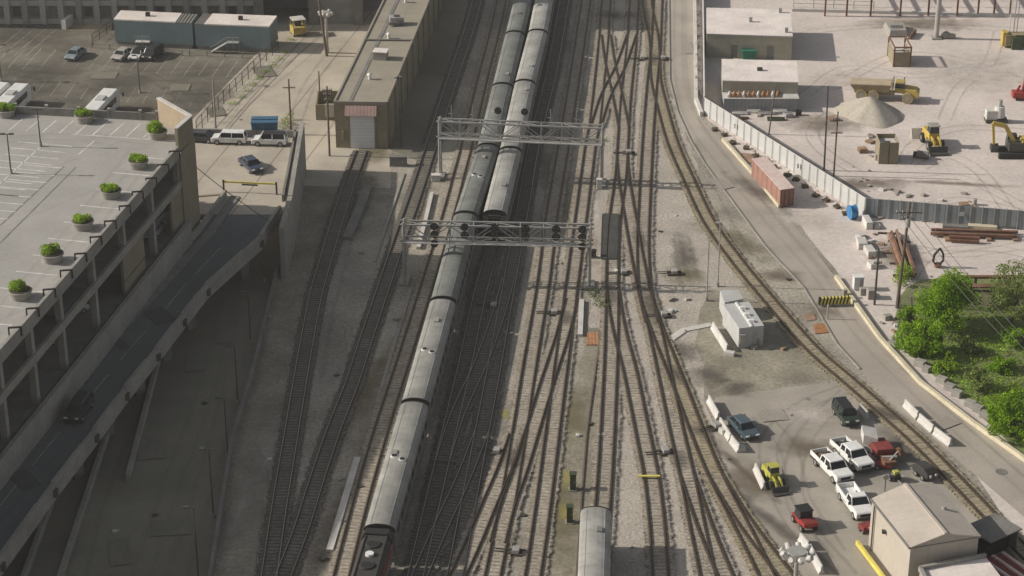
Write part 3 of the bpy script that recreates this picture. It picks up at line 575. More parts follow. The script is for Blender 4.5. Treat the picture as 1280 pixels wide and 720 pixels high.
# ------------------------------------------------------------------ SIGNAL BRIDGES
def gantry(p0, p1, htop, th, td, label, heads, style):
    A, B = at(*p0), at(*p1); L = (B - A).length; root = empty('signal_gantry', A, math.atan2((B - A).y, (B - A).x), label, 'signal gantry')
    y0, y1 = -td / 2, td / 2; zt, zb = htop, htop - th
    for name, y, z in (('top_chord', y0, zt), ('top_chord', y1, zt), ('bottom_chord', y0, zb), ('bottom_chord', y1, zb)):
        s = MB(); s.bar((-.4, y, z), (L + .4, y, z), .2); s.build(name, 'steel', root)
    n = int(L / 2.6); s = MB(); k = L / n
    for y in (y0, y1):
        for i in range(n + 1): s.bar((i * k, y, zb), (i * k, y, zt), .10)
        for i in range(n):
            if i % 2: s.bar((i * k, y, zb), ((i + 1) * k, y, zt), .10)
            else: s.bar((i * k, y, zt), ((i + 1) * k, y, zb), .10)
    for z in (zt, zb):
        for i in range(n + 1): s.bar((i * k, y0, z), (i * k, y1, z), .09)
        for i in range(n): s.bar((i * k, y0 if i % 2 else y1, z), ((i + 1) * k, y1 if i % 2 else y0, z), .07)
    s.build('truss_web', 'steel', root)
    s = MB(); s.box(0, L, y0 - .75, y0 - .12, zb - .08, zb - .02); s.build('walkway', 'steel', root)
    s = MB(); s.bar((0, y0 - .75, zb + 1.0), (L, y0 - .75, zb + 1.0), .05)
    for i in range(n + 1): s.bar((i * k, y0 - .75, zb), (i * k, y0 - .75, zb + 1.0), .05)
    s.build('handrail', 'steel', root)
    for x in (0, L):
        s = MB()
        for y in (y0, y1): s.tube((x, y * 1.25, 0), (x, y, zt + .3), .17, .14, n=8)
        nn = 5
        for i in range(nn): s.bar((x, y0 * 1.2 if i % 2 else y1 * 1.2, zb * i / nn), (x, y1 * 1.15 if i % 2 else y0 * 1.15, zb * (i + 1) / nn), .08)
        s.build('leg', 'steel', root)
        s = MB(); s.box(x - .6, x + .6, -td / 2 - .7, td / 2 + .7, 0, .3); s.build('footing', 'conc', root)
    for (f, rows, mast) in heads:
        x = f * L
        if mast:
            s = MB(); s.bar((x, y1 + .1, zb), (x, y1 + .1, zt + 1.9), .13); s.bar((x - .4, y1 + .1, zt + .7), (x + .4, y1 + .1, zt + .7), .07); mo = s.build('signal_mast', 'steel', root)
        else: mo = None
        for zz in rows:
            yy = (y0 - .35) if not mast else y1 - .1
            s = MB(); s.tube((x, yy, zt + zz), (x, yy + .1, zt + zz), .50, n=20)
            h_ = s.build('signal_head', 'black', root)
            s = MB()
            for (dx, dz_) in ((-.2, .12), (.2, .12), (0, -.2)): s.tube((x + dx, yy - .18, zt + zz + dz_), (x + dx, yy - .005, zt + zz + dz_), .13, .12, n=10)
            s.build('lens_hood', 'steel_dark', h_)
    return root
gantry((550.5, 221), (752, 230), 8.4, 2.2, 1.3, 'upper pale steel signal gantry with thin masts rising above its truss', [((561.7 - 548) / 202, [], True), (.2, [], True), ((620 - 548) / 202, [1.5], True), ((653 - 548) / 202, [1.5], True), ((685 - 548) / 202, [], True), ((717 - 548) / 202, [], True)], 0)
gantry((506, 352), (737, 357), 8.0, 2.1, 1.3, 'lower pale steel signal gantry carrying rows of round black signal heads', [((541.7 - 503) / 230, [.0, -1.05, -2.3], False), ((579 - 503) / 230, [0, -1.05], False), ((616 - 503) / 230, [0, -1.05], False), ((653.6 - 503) / 230, [0, -1.05], False), ((691 - 503) / 230, [0, -1.05], False), ((723 - 503) / 230, [0, -1.05, -2.3], False)], 1)

# ------------------------------------------------------------------ BUILDINGS
def wall_seg(s, a, b, z0, z1, t=.3, za=None, zb=None):
    a, b = Vector((a[0], a[1], 0)), Vector((b[0], b[1], 0)); dv = (b - a).normalized(); n = Vector((-dv.y, dv.x, 0)) * t / 2
    za = z1 if za is None else za; zb = z1 if zb is None else zb
    q = [a - n, b - n, b + n, a + n]
    s.hexa([(p.x, p.y, z0) for p in q] + [(q[0].x, q[0].y, za), (q[1].x, q[1].y, zb), (q[2].x, q[2].y, zb), (q[3].x, q[3].y, za)])
# warehouse
WZ = 6.9
r0, r1 = at(418, 128, WZ), at(483, 129, WZ); l2, r2 = at(485, -10, WZ), at(540.5, -10, WZ)
dirL = (l2 - r0); dirR = (r2 - r1)
l3 = r0 + dirL * 1.45; r3 = r1 + dirR * 1.45
root = empty('warehouse', ((r0.x + r1.x) / 2, r0.y, 0), 0, 'long low warehouse with flat brown roof and grey roller door facing the yard', 'warehouse')
s = MB(); s.prism([r0, r1, r3, l3], 0, WZ - .02); s.build('wall', 'brick', root, world=True)
s = MB(); s.prism([r0, r1, r3, l3], WZ - .02, WZ + .04); s.build('roof', 'roofbrown', root, world=True)
s = MB()
for a, b in ((r0, r1), (r1, r3), (r0, l3)): wall_seg(s, a, b, WZ - .25, WZ + .22, .28)
s.build('roof_edge', 'roofbrown', root, world=True)
s = MB(); a = r0 + Vector((2.2, 0, 0)); b = l3 + Vector((2.2, 0, 0)); wall_seg(s, a, b, WZ + .04, WZ + .10, .55); s.build('roof_gutter', 'conc_dark', root, world=True)
s = MB(); q = r0.lerp(l3, .36); p = r1.lerp(r3, .36); wall_seg(s, q, p, WZ + .1, WZ + .3, .3); s.build('roof_joint', 'conc_dark', root, world=True)
fd = (r1 - r0).normalized(); fn = Vector((fd.y, -fd.x, 0))
def onfront(x): return r0.lerp(r1, x)
dw0, dw1 = onfront(.27), onfront(.77)
s = MB(); wall_seg(s, dw0 + fn * .05, dw1 + fn * .05, 0.02, 4.9, .12); dr = s.build('door', 'door', root, world=True)
s = MB(); wall_seg(s, dw0 + fn * .09 - fd * .15, dw0 + fn * .09 + fd * .1, 0.02, 5.1, .2); wall_seg(s, dw1 + fn * .09 - fd * .1, dw1 + fn * .09 + fd * .15, 0.02, 5.1, .2); wall_seg(s, dw0 + fn * .09, dw1 + fn * .09, 4.9, 5.1, .2); s.build('door_frame', 'tan2', root, world=True)
s = MB(); q0, q1 = dw0 - fd * .5, dw1 + fd * .3
s.hexa([q0 + fn * .15 + Vector((0, 0, -1.6)), q1 + fn * .15 + Vector((0, 0, -1.6)), q1 + fn * .15 + Vector((0, 0, -.4)), q0 + fn * .15 + Vector((0, 0, -.4)), q0 + fn * 1.0 + Vector((0, 0, -1.65)), q1 + fn * 1.0 + Vector((0, 0, -1.65)), q1 + fn * .2 + Vector((0, 0, -.35)), q0 + fn * .2 + Vector((0, 0, -.35))])
s.build('awning', add_lines(mat('striped_awning', (0.42, 0.30, 0.27), 0.8, 0.15), (0.34, 0.16, 0.13), .5, 'X', .2, .5), root, world=True)
s = MB(); wall_seg(s, onfront(.12) + fn * .1, onfront(.16) + fn * .1, 1.2, 2.6, .15); s.build('meter_box', 'tan', root, world=True)
# pilasters on right wall
for k in range(12):
    s = MB(); q = r1.lerp(r3, .02 + k * .085); dv = dirR.normalized(); n_ = Vector((dv.y, -dv.x, 0)); s.obox((q.x + n_.x * .1, q.y + n_.y * .1), .5, .24, 0, WZ - .5, math.atan2(dv.y, dv.x)); s.build('pilaster', 'brick', root, world=True)
def roofthing(px, py, z, kind, label):
    c = at(px, py, z)
    if kind == 'vent':
        o = empty('roof_vent', c, 0, label, 'roof vent', 'white vents on the warehouse roof')
        s = MB(); s.tube((0, 0, 0), (0, 0, .75), .25, .22, n=12); s.build('pipe', 'white', o)
        s = MB(); s.tube((0, 0, .7), (0, 0, .95), .4, .12, n=12); s.build('cowl', 'white', o)
    elif kind == 'unit':
        o = empty('rooftop_unit', c, R(8), label, 'air handling unit')
        s = MB(); s.box(-1.1, 1.1, -.8, .8, .25, 1.3); s.build('housing', 'steel', o, bevel=.04)
        s = MB(); s.box(-1.3, .3, -1.2, -.8, .2, .7); s.box(-.2, .9, -1.0, -.8, .3, .9); s.build('duct', 'conc_dark', o)
        s = MB(); s.tube((0, 0, 1.3), (0, 0, 1.4), .5, n=16); s.build('fan', 'steel_dark', o)
    else:
        o = empty('rooftop_hatch', c, R(-8), label, 'roof box')
        s = MB(); s.box(-1.0, 1.0, -.9, .9, 0, 1.2); s.build('housing', 'conc', o, bevel=.03)
        s = MB(); s.box(-1.1, 1.1, -1, 1, 1.2, 1.3); s.build('lid', 'roofwhite', o)
    return o
roofthing(462, 99, WZ + .05, 'vent', 'white roof vent nearest the roller door end of the warehouse roof')
roofthing(486, 48, WZ + .05, 'vent', 'white roof vent between the two box units on the warehouse roof')
roofthing(507, 3, WZ + .05, 'vent', 'white roof vent at the top edge of the warehouse roof')
roofthing(496, 30, WZ + .05, 'unit', 'pale box unit with ducts, farther one on the warehouse roof')
roofthing(476, 73, WZ + .05, 'box', 'pale square hatch box, nearer one on the warehouse roof')
# small utility building left of warehouse
c = at(409, 147); root = empty('utility_shed', c, R(2), 'small open topped brick utility enclosure beside the warehouse corner', 'shed')
s = MB(); s.box(-1.6, 1.6, -1.0, -.8, 0, 2.4); s.box(-1.6, -1.4, -.8, 5, 0, 2.4); s.box(1.4, 1.6, -.8, 5, 0, 2.4); s.box(-1.4, 1.4, 4.8, 5, 0, 2.4); s.build('wall', 'tan2', root)
s = MB(); s.box(-.2, 1.1, -1.4, -1.02, .6, 2.6); s.build('transformer', 'steel', root, bevel=.05)
# big building at top left
bx0 = at(-160, 20); bx1 = at(452, 31); zt = 27
bx0.y = bx1.y + 1.0
root = empty('city_building', bx1, 0, 'huge grey concrete building closing the top left of the yard', 'building')
fy = bx1.y
s = MB(); s.box(bx0.x, bx1.x - 17, fy + .8, fy + 30, 0, zt); s.box(bx1.x - 17, bx1.x - 7.9, fy + 9, fy + 30, 0, zt); s.box(bx1.x - 7.9, bx1.x, fy + .8, fy + 30, 0, zt); s.box(bx1.x - 17, bx1.x - 7.9, fy + .8, fy + 9, 6.5, zt); s.build('wall', 'facade2', root, world=True)
nx = 22; X0, X1 = bx0.x, bx1.x - 17; stp = (X1 - X0) / nx
for i in range(nx + 1):
    s = MB(); x = X0 + i * stp; s.box(x - .45, x + .45, fy, fy + .82, 0, zt); s.build('column', 'facade' if i % 3 else 'conc', root, world=True)
for z in (0.0, 3.2, 6.6, 10.0, 13.4, 16.8, 20.2, 23.6):
    s = MB(); s.box(X0, X1, fy + .25, fy + .85, z, z + .9); s.build('spandrel', 'facade', root, world=True)
for i in range(nx):
    for z in (.9, 4.1, 7.5):
        s = MB(); x = X0 + i * stp; s.box(x + .9, x + stp - .9, fy + .7, fy + .83, z + .3, z + 2.0); s.build('window', 'patch1' if (i + int(z)) % 4 else 'steel_dark', root, world=True)
for xx in (bx1.x - 17, bx1.x - 7.9, bx1.x - .5):
    s = MB(); s.box(xx - .8, xx + .8, fy - .15, fy + .95, 0, 6.5 if xx < bx1.x - 1 else zt); s.build('column', 'conc_dark', root, world=True)
# trailers / portable offices
def portable(corners, h, depthvec, label, rc):
    fl, fr = at(*corners[0], h), at(*corners[1], h); bl = at(*corners[2], h); dv = bl - fl
    br = fr + dv; root = empty('portable_office', (fl.x, fl.y, 0), 0, label, 'portable office', 'blue grey portable offices')
    s = MB(); s.prism([fl, fr, br, bl], .7, h - .1); s.build('wall', 'teal', root, world=True)
    s = MB(); s.prism([fl.lerp(br, .02), fr.lerp(bl, .02), br.lerp(fl, .02), bl.lerp(fr, .02)], 0, .7); s.build('skirt', 'conc_dark', root, world=True)
    f2, b2 = fl.lerp(fr, rc[0]), bl.lerp(br, rc[0]); f3, b3 = fl.lerp(fr, rc[1]), bl.lerp(br, rc[1])
    s = MB(); s.prism([f2, f3, b3, b2], h - .1, h + .1); s.build('roof', 'roofwhite', root, world=True)
    for k in range(5):
        for (u0, u1) in ((0, rc[0]), (rc[1], 1)):
            if u1 - u0 < .02: continue
            t0 = u0 + (u1 - u0) * (k + .1) / 5; t1 = u0 + (u1 - u0) * (k + .75) / 5
            s = MB(); s.prism([fl.lerp(fr, t0), fl.lerp(fr, t1), bl.lerp(br, t1), bl.lerp(br, t0)], h - .1, h + .02); s.build('roof_rib', 'conc_dark', root, world=True)
    c_ = (f2 + f3 + b2 + b3) / 4
    s = MB(); s.box(c_.x - .35, c_.x + .35, c_.y - .3, c_.y + .3, h + .1, h + .7); s.build('roof_vent', 'black', root, world=True)
    return root, fl, fr
r_, fl, fr = portable([(142, 24.5), (240, 29), (151, 13.5)], 4.4, None, 'left blue grey portable office with flat white roof, behind the parked cars', (0, .79))
d_ = MB(); q = fl.lerp(fr, .36); d_.box(q.x - 1.2, q.x + 1.2, fl.y - 1.6, fl.y - .35, 1.0, 1.12); d_.build('porch', 'conc_white', r_, world=True)
d_ = MB()
for x in (-1.2, 0, 1.2): d_.bar((q.x + x, fl.y - 1.6, 0), (q.x + x, fl.y - 1.6, 2.1), .08)
d_.bar((q.x - 1.2, fl.y - 1.6, 2.1), (q.x + 1.2, fl.y - 1.6, 2.1), .08); d_.build('porch_rail', 'steel', r_, world=True)
r_, fl, fr = portable([(243, 30), (336.5, 33.5), (254, 17)], 4.4, None, 'right blue grey portable office with flat white roof and metal stairs', (.13, 1))
q = fl.lerp(fr, .5); d_ = MB(); d_.box(q.x - .8, q.x + 1.1, fl.y - 1.8, fl.y - .5, 1.7, 1.8)
d_.hexa([(q.x - 3.4, fl.y - 1.8, .1), (q.x - .8, fl.y - 1.8, 1.7), (q.x - .8, fl.y - .8, 1.7), (q.x - 3.4, fl.y - .8, .1), (q.x - 3.4, fl.y - 1.8, .25), (q.x - .8, fl.y - 1.8, 1.8), (q.x - .8, fl.y - .8, 1.8), (q.x - 3.4, fl.y - .8, .25)]); d_.build('stairs', 'steel', r_, world=True)
d_ = MB(); d_.bar((q.x - 3.4, fl.y - 1.8, 1.1), (q.x - .8, fl.y - 1.8, 2.7), .08); d_.bar((q.x - .8, fl.y - 1.8, 2.7), (q.x + 1.1, fl.y - 1.8, 2.7), .08)
for t in (-3.4, -2.1, -.8, .2, 1.1): d_.bar((q.x + t, fl.y - 1.8, .1), (q.x + t, fl.y - 1.8, 1.1 + max(0, min(1, (t + 3.4) / 2.6)) * 1.6), .06)
d_.build('stair_rail', 'steel', r_, world=True)

# right: white roofed yard buildings
def flatbldg(cs, h, label, wallm='wallgreen', roofm='roofwhite', name='site_building', cat='building', group=None):
    P = [at(*c, h) for c in cs]; root = empty(name, (P[0].x, P[0].y, 0), 0, label, cat, group)
    s = MB(); s.prism([p.lerp(P[(i + 2) % 4], .004) for i, p in enumerate(P)], 0, h - .1); s.build('wall', wallm, root, world=True)
    s = MB(); s.prism(P, h - .1, h + .06); s.build('roof', roofm, root, world=True)
    return root, P
r_, P = flatbldg([(883, 42.5), (991, 46), (988, 12), (883, 10)], 3.9, 'larger site building with a plain white roof, behind the green skip')
s = MB()
for (u, v) in ((.52, .5), (.93, .15), (.88, .9)):
    q = P[0].lerp(P[1], u) + (P[3] - P[0]) * v; s.box(q.x - .25, q.x + .25, q.y - .25, q.y + .25, 3.95, 4.7)
s.build('roof_vent', 'steel', r_, world=True)
for u in (.33, .75):
    q = P[0].lerp(P[1], u); s = MB(); s.box(q.x - .5, q.x + .5, q.y - .06, q.y + .0, .1, 2.2); s.build('door', 'conc_dark', r_, world=True)
s = MB(); s.bar(P[0] + Vector((0, -.1, .0)), P[1] + Vector((0, -.1, .0)), .15, .2); s.build('gutter', 'steel', r_, world=True)
r_, P = flatbldg([(903, 101), (998, 103), (996, 76.5), (902, 74)], 3.9, 'smaller site building with a white roof, fronted by a grey lean-to')
s = MB(); q = (P[0] + P[1] + P[2] + P[3]) / 4; s.box(q.x - .4, q.x + .4, q.y - .3, q.y + .3, 3.95, 4.4); s.build('roof_vent', 'steel_dark', r_, world=True)
s = MB(); s.box(P[0].x + .1, P[1].x - .1, P[0].y - 2.6, P[0].y - .02, 0, 2.0); s.build('lean_to', add_lines(mat('corrugated', (0.30, 0.31, 0.32), .6, .1), (.18, .18, .19), .6, 'X', .12, .5), r_, world=True)
s = MB(); s.box(P[0].x, P[1].x, P[0].y - 2.7, P[0].y - .02, 2.0, 2.08); s.build('lean_to_roof', 'conc_white', r_, world=True)
for k in range(11):
    x = P[0].x + .8 + k * .72
    o = MB(); o.tube((x, P[0].y - 2.3, 2.3), (x + .35, P[0].y - .5, 2.3), .22, n=8); o = o.build('pipe_bundle', 'rustplate' if k % 3 else 'conc_white')
    tag(o, ['first', 'second', 'third', 'fourth', 'fifth', 'sixth', 'seventh', 'eighth', 'ninth', 'tenth', 'eleventh'][k] + ' short pipe from the left in the row on the lean-to roof', 'pipe', 'pipes on the lean-to roof')
# small shed (two boxes)
r_, P = flatbldg([(924, 411), (955, 407.5), (936, 377.5), (904, 381)], 2.6, 'white roofed equipment shed beside the yard tracks', 'roofgrey', 'roofgrey', 'equipment_shed', 'shed')
s = MB(); a, b, c_, d2 = [at(*c, 2.4) for c in ((906, 378), (929, 373.5), (923, 362), (900, 363))]; s.prism([a, b, c_, d2], 0, 2.4); s.build('annex', 'roofgrey', r_, world=True)
s = MB(); a = (P[0] + P[3]) / 2; b = (P[1] + P[2]) / 2; s.bar(P[0].lerp(P[1], .5) + Vector((0, 0, .12)), P[3].lerp(P[2], .5) + Vector((0, 0, .12)), .25, .15); s.build('roof_ridge', 'white', r_, world=True)
for k in range(3):
    q = P[0].lerp(P[1], .62).lerp(P[3].lerp(P[2], .62), .2 + .27 * k); s = MB(); s.box(q.x - .5, q.x + .4, q.y - .35, q.y + .35, 2.6, 2.95, .15, .15); s.build('roof_vent', 'white', r_, world=True)
q = P[0].lerp(P[1], .15); s = MB(); s.box(q.x - .3, q.x + .3, q.y - .35, q.y - .02, .6, 1.9); s.build('meter_box', 'steel', r_, world=True)
q = P[0].lerp(P[1], .6); s = MB(); s.box(q.x - .45, q.x + .45, q.y - .02, q.y + .06, .05, 2.1); s.build('door', 'steel', r_, world=True)
# beige metal building lower right: gabled
h = 5.2
fl, fr = at(1138, 686, h), at(1224, 672, h); bl, br = at(1089.5, 624.5, h), at(1170, 608, h)
root = empty('metal_building', (fl.x, fl.y, 0), 0, 'beige metal building with a low gabled roof beside the pickups', 'building')
ridge = Vector((0, 0, .9))
mf, mb_ = (fl + fr) / 2 + ridge, (bl + br) / 2 + ridge
s = MB(); s.prism([p.lerp((fl + br) / 2, .01) for p in (fl, fr, br, bl)], 0, h - .05); s.build('wall', 'wallbeige', root, world=True)
s = MB(); t = Vector((0, 0, .16)); s.hexa([fl, mf, mb_, bl, fl + t, mf + t, mb_ + t, bl + t]); s.hexa([mf, fr, br, mb_, mf + t, fr + t, br + t, mb_ + t]); s.build('roof', 'roofbeige', root, world=True)
for (a, b, c_) in ((fl, fr, mf), (bl, br, mb_)):
    s = MB(); i_ = (bl - fl).normalized() * (.15 if a is fl else -.15); s.hexa([a + i_, b + i_, b + i_ * 1.6, a + i_ * 1.6, c_ + i_, c_ + i_ + Vector((.01, 0, 0)), c_ + i_ * 1.6 + Vector((.01, 0, 0)), c_ + i_ * 1.6]); s.build('gable', 'wallbeige', root, world=True)
lw = (bl - fl).normalized(); ln = Vector((lw.y, -lw.x, 0)) * (1 if lw.y * -1 < 0 else 1)
ln = Vector((-lw.y, lw.x, 0));  ln = ln if ln.x < 0 else -ln
s = MB(); p = bl - lw * 1.0; s.bar(Vector((p.x, p.y, 0)) + ln * .12, Vector((p.x, p.y, h)) + ln * .12, .14); s.build('downpipe', 'conc_dark', root, world=True)
s = MB(); p = bl.lerp(fl, .4); s.box(p.x + ln.x * .2 - .15, p.x + ln.x * .2 + .15, p.y - .2, p.y + .2, 3.6, 3.9); s.build('wall_lamp', 'steel_dark', root, world=True)
s = MB(); s.bar(fl + Vector((0, 0, .05)) + ln * .08, bl + Vector((0, 0, .05)) + ln * .08, .18, .2); s.build('gutter', 'conc_dark', root, world=True)
s = MB(); a = Vector((fl.x, fl.y, 0)) - lw * 8 + ln * 1.1; b = Vector((bl.x, bl.y, 0)) + lw * .2 + ln * 1.1; s.bar(a + Vector((0, 0, .35)), b + Vector((0, 0, .35)), .28, .5); tag(s.build('guard_rail', 'yelline'), 'yellow guard rail along the left wall of the beige building', 'guard rail')
s = MB(); s.bar(mf + Vector((0, 0, .2)), mb_ + Vector((0, 0, .2)), .3, .1); s.build('ridge_cap', 'roofbeige', root, world=True)
s = MB(); s.bar(fr + Vector((.1, 0, .05)), br + Vector((.1, 0, .05)), .18, .2); s.build('gutter', 'conc', root, world=True)
q = (mf + br) / 2 + (fr - mf) * .1; s = MB(); s.tube((q.x, q.y, q.z - .2), (q.x, q.y, q.z + .5), .22, n=12); s.build('roof_vent', 'steel', root, world=True)
q = fl.lerp(fr, .3); s = MB(); s.box(q.x - .5, q.x + .5, q.y - .5, q.y - .1, .05, 2.2); s.build('door', 'conc_dark', root, world=True)
# front low building (white roof) and dark annex
hh = 3.4
a, b = at(1150, 712, hh), at(1232, 696, hh); c_, d2 = at(1262, 735, hh), at(1170, 752, hh)
root = empty('low_building', (a.x, a.y, 0), 0, 'low building with a bright white roof in the bottom right corner', 'building')
s = MB(); s.prism([a, b, c_, d2], 0, hh - .1); s.build('wall', 'wallgreen', root, world=True)
s = MB(); s.prism([a, b, c_, d2], hh - .1, hh); s.build('roof', 'roofwhite', root, world=True)
s = MB(); wall_seg(s, a, b, hh - .1, hh + .35, .35); wall_seg(s, a, d2, hh - .1, hh + .35, .35); s.build('parapet', 'conc', root, world=True)
c0 = at(1238, 688); root = empty('side_annex', c0, R(35), 'dark open annex between the beige building and the curved track', 'annex')
s = MB(); s.box(-2.0, 2.0, 1.4, 1.6, 0, 2.5); s.box(1.8, 2.0, -1.6, 1.4, 0, 2.5); s.build('wall', 'conc_dark', root)
s = MB(); s.box(-2.2, 2.2, -1.8, 1.8, 2.5, 2.65); s.build('roof', 'conc_dark', root)
s = MB(); s.box(-1.8, 1.6, -.8, 1.2, 0.05, 1.4); s.build('shelf', 'black', root)
c0 = at(1262, 724); root = empty('flatbed_cart', c0, R(30), 'faded red flatbed cart in the bottom right corner', 'cart')
s = MB(); s.box(-1.6, 1.6, -2.6, 2.6, .9, 1.15); s.build('bed', 'darkred', root)
for x in (-1.2, 0, 1.2): 
    s = MB(); s.bar((x, -2.6, 1.25), (x, 2.6, 1.25), .3, .2); s.build('plank', 'rustroof', root)
for x in (-1.3, 1.3):
    for y in (-1.8, 1.8): s = MB(); s.tube((x - .12, y, .45), (x + .12, y, .45), .45, n=14); s.build('wheel', 'rubber', root)

# ------------------------------------------------------------------ PARKING DECK
DZ = 17.6
E = [at(240, 172, DZ), at(222, 192, DZ), at(75, 362, DZ), at(0, 447, DZ), at(-70, 528, DZ), at(-260, 745, DZ)]
Lr = at(-420, 150, DZ); Lf = at(-800, 745, DZ); Rb0 = at(20, 141.5, DZ); Rb = at(200, 151, DZ); Rbl = at(-420, 119, DZ)
outline = [Rb, E[0], E[1], E[2], E[3], E[4], E[5], Lf, Rbl, Rb0]
root = empty('parking_deck', (E[0].x, E[0].y, 0), 0, 'multi level concrete parking deck with open sides and planters on its roof', 'parking deck')
def prism_ob(pts, z0, z1, nm, m, par=None): s = MB(); s.prism([(p.x, p.y) for p in pts], z0, z1); return s.build(nm, m, par or root, world=bool(par is None or par is root))
prism_ob(outline, DZ - .5, DZ, 'roof_slab', 'deck')
inn = [p for p in outline]
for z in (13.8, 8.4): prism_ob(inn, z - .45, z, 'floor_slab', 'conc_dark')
edge = E
off = []
for i in range(len(edge) - 1):
    pass
# core wall deep inside so the levels end in darkness
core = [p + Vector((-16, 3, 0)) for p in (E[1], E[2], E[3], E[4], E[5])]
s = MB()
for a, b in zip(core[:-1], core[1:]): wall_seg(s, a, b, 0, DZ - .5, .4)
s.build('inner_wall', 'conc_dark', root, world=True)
# parapets and level upstands
ed = E[1:]
s = MB()
for a, b in zip(ed[:-1], ed[1:]): wall_seg(s, a, b, DZ - .6, DZ + .95, .35)
s.build('parapet', 'conc', root, world=True)
for zz in (13.8,):
    s = MB()
    for a, b in zip(ed[:-1], ed[1:]): wall_seg(s, a + Vector((.06, 0, 0)), b + Vector((.06, 0, 0)), zz - .6, zz + .35 if zz > 12 else zz + .25, .4)
    s.build('spandrel', 'conc', root, world=True)
s = MB()
for a, b in zip(ed[:-1], ed[1:]): wall_seg(s, a + Vector((.9, -.4, 0)), b + Vector((.9, -.4, 0)), 0, 9.0, .5)
s.build('lower_wall', 'conc', root, world=True)
# columns
path = [ed[0]]
tot = 0
for a, b in zip(ed[:-1], ed[1:]):
    n = max(1, round((b - a).length / 10.2))
    for k in range(1, n + 1): path.append(a.lerp(b, k / n))
ang = math.atan2((ed[1] - ed[0]).y, (ed[1] - ed[0]).x)
for p in path[:11]:
    s = MB(); s.obox((p.x - .32, p.y), .7, .7, 7.0, DZ - .6, ang); s.build('column', 'conc', root, world=True)
    s = MB(); s.obox((p.x - 4.5, p.y + 1), .6, .6, 7.0, DZ - .6, ang); s.build('column', 'conc', root, world=True)
# infill tan panels (stair tower and lower panels)
a = ed[0]; b = path[1]
s = MB(); wall_seg(s, E[0] + Vector((.1, 0, 0)), E[0].lerp(ed[0], 1.0) + Vector((.1, 0, 0)), 0, DZ, .5); s.build('corner_wall', 'tan2', root, world=True)
q0, q1 = E[1].lerp(E[2], .10), E[1].lerp(E[2], .0); s = MB(); wall_seg(s, q0 + Vector((.0, 0, 0)), q1, 8.0, 13.2, .3); s.build('infill_panel', 'tan2', root, world=True)
q0, q1 = E[1].lerp(E[2], .36), E[1].lerp(E[2], .54); s = MB(); wall_seg(s, q0 + Vector((.0, 0, 0)), q1, 7.0, 10.1, .3); wall_seg(s, q0, q1, 10.3, 13.2, .3); s.build('infill_panel', 'tan2', root, world=True)
# inner ramp sloping behind the openings
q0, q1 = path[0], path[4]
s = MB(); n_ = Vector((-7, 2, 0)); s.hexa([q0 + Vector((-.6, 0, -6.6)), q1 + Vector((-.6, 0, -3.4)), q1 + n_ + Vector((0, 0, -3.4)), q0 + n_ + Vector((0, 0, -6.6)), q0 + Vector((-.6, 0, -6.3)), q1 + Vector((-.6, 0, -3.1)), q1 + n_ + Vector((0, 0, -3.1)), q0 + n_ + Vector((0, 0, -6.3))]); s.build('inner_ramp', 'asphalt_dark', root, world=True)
# roof stair walls (tan)
W0, W1, W2 = at(200, 151, DZ), at(240, 174, DZ), at(222, 190, DZ)
s = MB(); wall_seg(s, W0, W1, DZ - .4, DZ + 3, .35); s.build('stair_wall', 'tan', root, world=True)
s = MB(); wall_seg(s, W1 + Vector((.05, .1, 0)), W2, DZ - .4, DZ + 3, .36, za=DZ + 3.0, zb=DZ + 3.0); s.build('stair_wall', 'tan2', root, world=True)
s = MB(); wall_seg(s, W0, W1, DZ + 3, DZ + 3.12, .55); wall_seg(s, W1, W2, DZ + 3.0, DZ + 3.13, .55); s.build('wall_coping', 'conc_white', root, world=True)
# rear wall with posts
RL = [at(-60, 137, DZ), Rb0, Rb]
s = MB(); wall_seg(s, at(-200, 131, DZ), Rb, DZ - .3, DZ + 1.0, .3); s.build('rear_parapet', 'conc_dark', root, world=True)
for (px, py) in ((20, 141), (59, 143), (99, 145.5), (137, 147.5), (176, 149.5), (197, 150.5)):
    q = at(px, py, DZ); s = MB(); s.box(q.x - .2, q.x + .2, q.y - .25, q.y + .25, DZ - .3, DZ + 1.3); s.build('rear_post', 'conc', root, world=True)
# expansion joints (dark) and bay lines (white) on the deck
def linesheet(segs, w, z, nm, m, par=root, zp=None):
    s = MB()
    for a, b in segs:
        a, b = at(*a, z), at(*b, z); dv = (b - a).normalized(); n = Vector((-dv.y, dv.x, 0)) * w / 2
        s.poly([a - n, b - n, b + n, a + n])
    return s.build(nm, m, par, world=par is not None)
linesheet([((80, 208), (0, 282)), ((95, 209), (0, 304))], .22, DZ + .006, 'expansion_joint', 'conc_dark')
bays = []
for k in range(12):   # bays beside the right parapet
    f = k / 12; ex, ey = 222 - 222 * f, 200 + 245 * f + 4 * f
    bays.append(((ex - 14 - 2 * k * .4, ey - 1), (ex - 62 - f * 18, ey - 5 - f * 2)))
linesheet(bays, .2, DZ + .008, 'bay_lines', 'whiteline')
b2 = []
for k in range(9):
    f = k / 9; cx, cy = 78 - 88 * f, 210 + 82 * f
    b2.append(((cx, cy), (cx - 48, cy - 4))); 
for k in range(9):
    f = k / 9; cx, cy = 62 - 75 * f, 181 + 70 * f
    b2.append(((cx + 28, cy + 2), (cx - 40, cy - 4)))
b2.append(((50, 184), (-20, 248))); b2.append(((98, 193), (118, 176)))
linesheet(b2, .18, DZ + .008, 'bay_lines', 'whiteline')
b3 = []
for k in range(9):
    cx = 25 + k * 21; b3.append(((cx + 4, 148 + k * .9), (cx - 14, 163 + k * 1.1)))
for k in range(4): b3.append(((130 + k * 30, 170 + k * 2), (90 + k * 30, 168 + k * 2)))
linesheet(b3, .18, DZ + .008, 'bay_lines', 'whiteline')
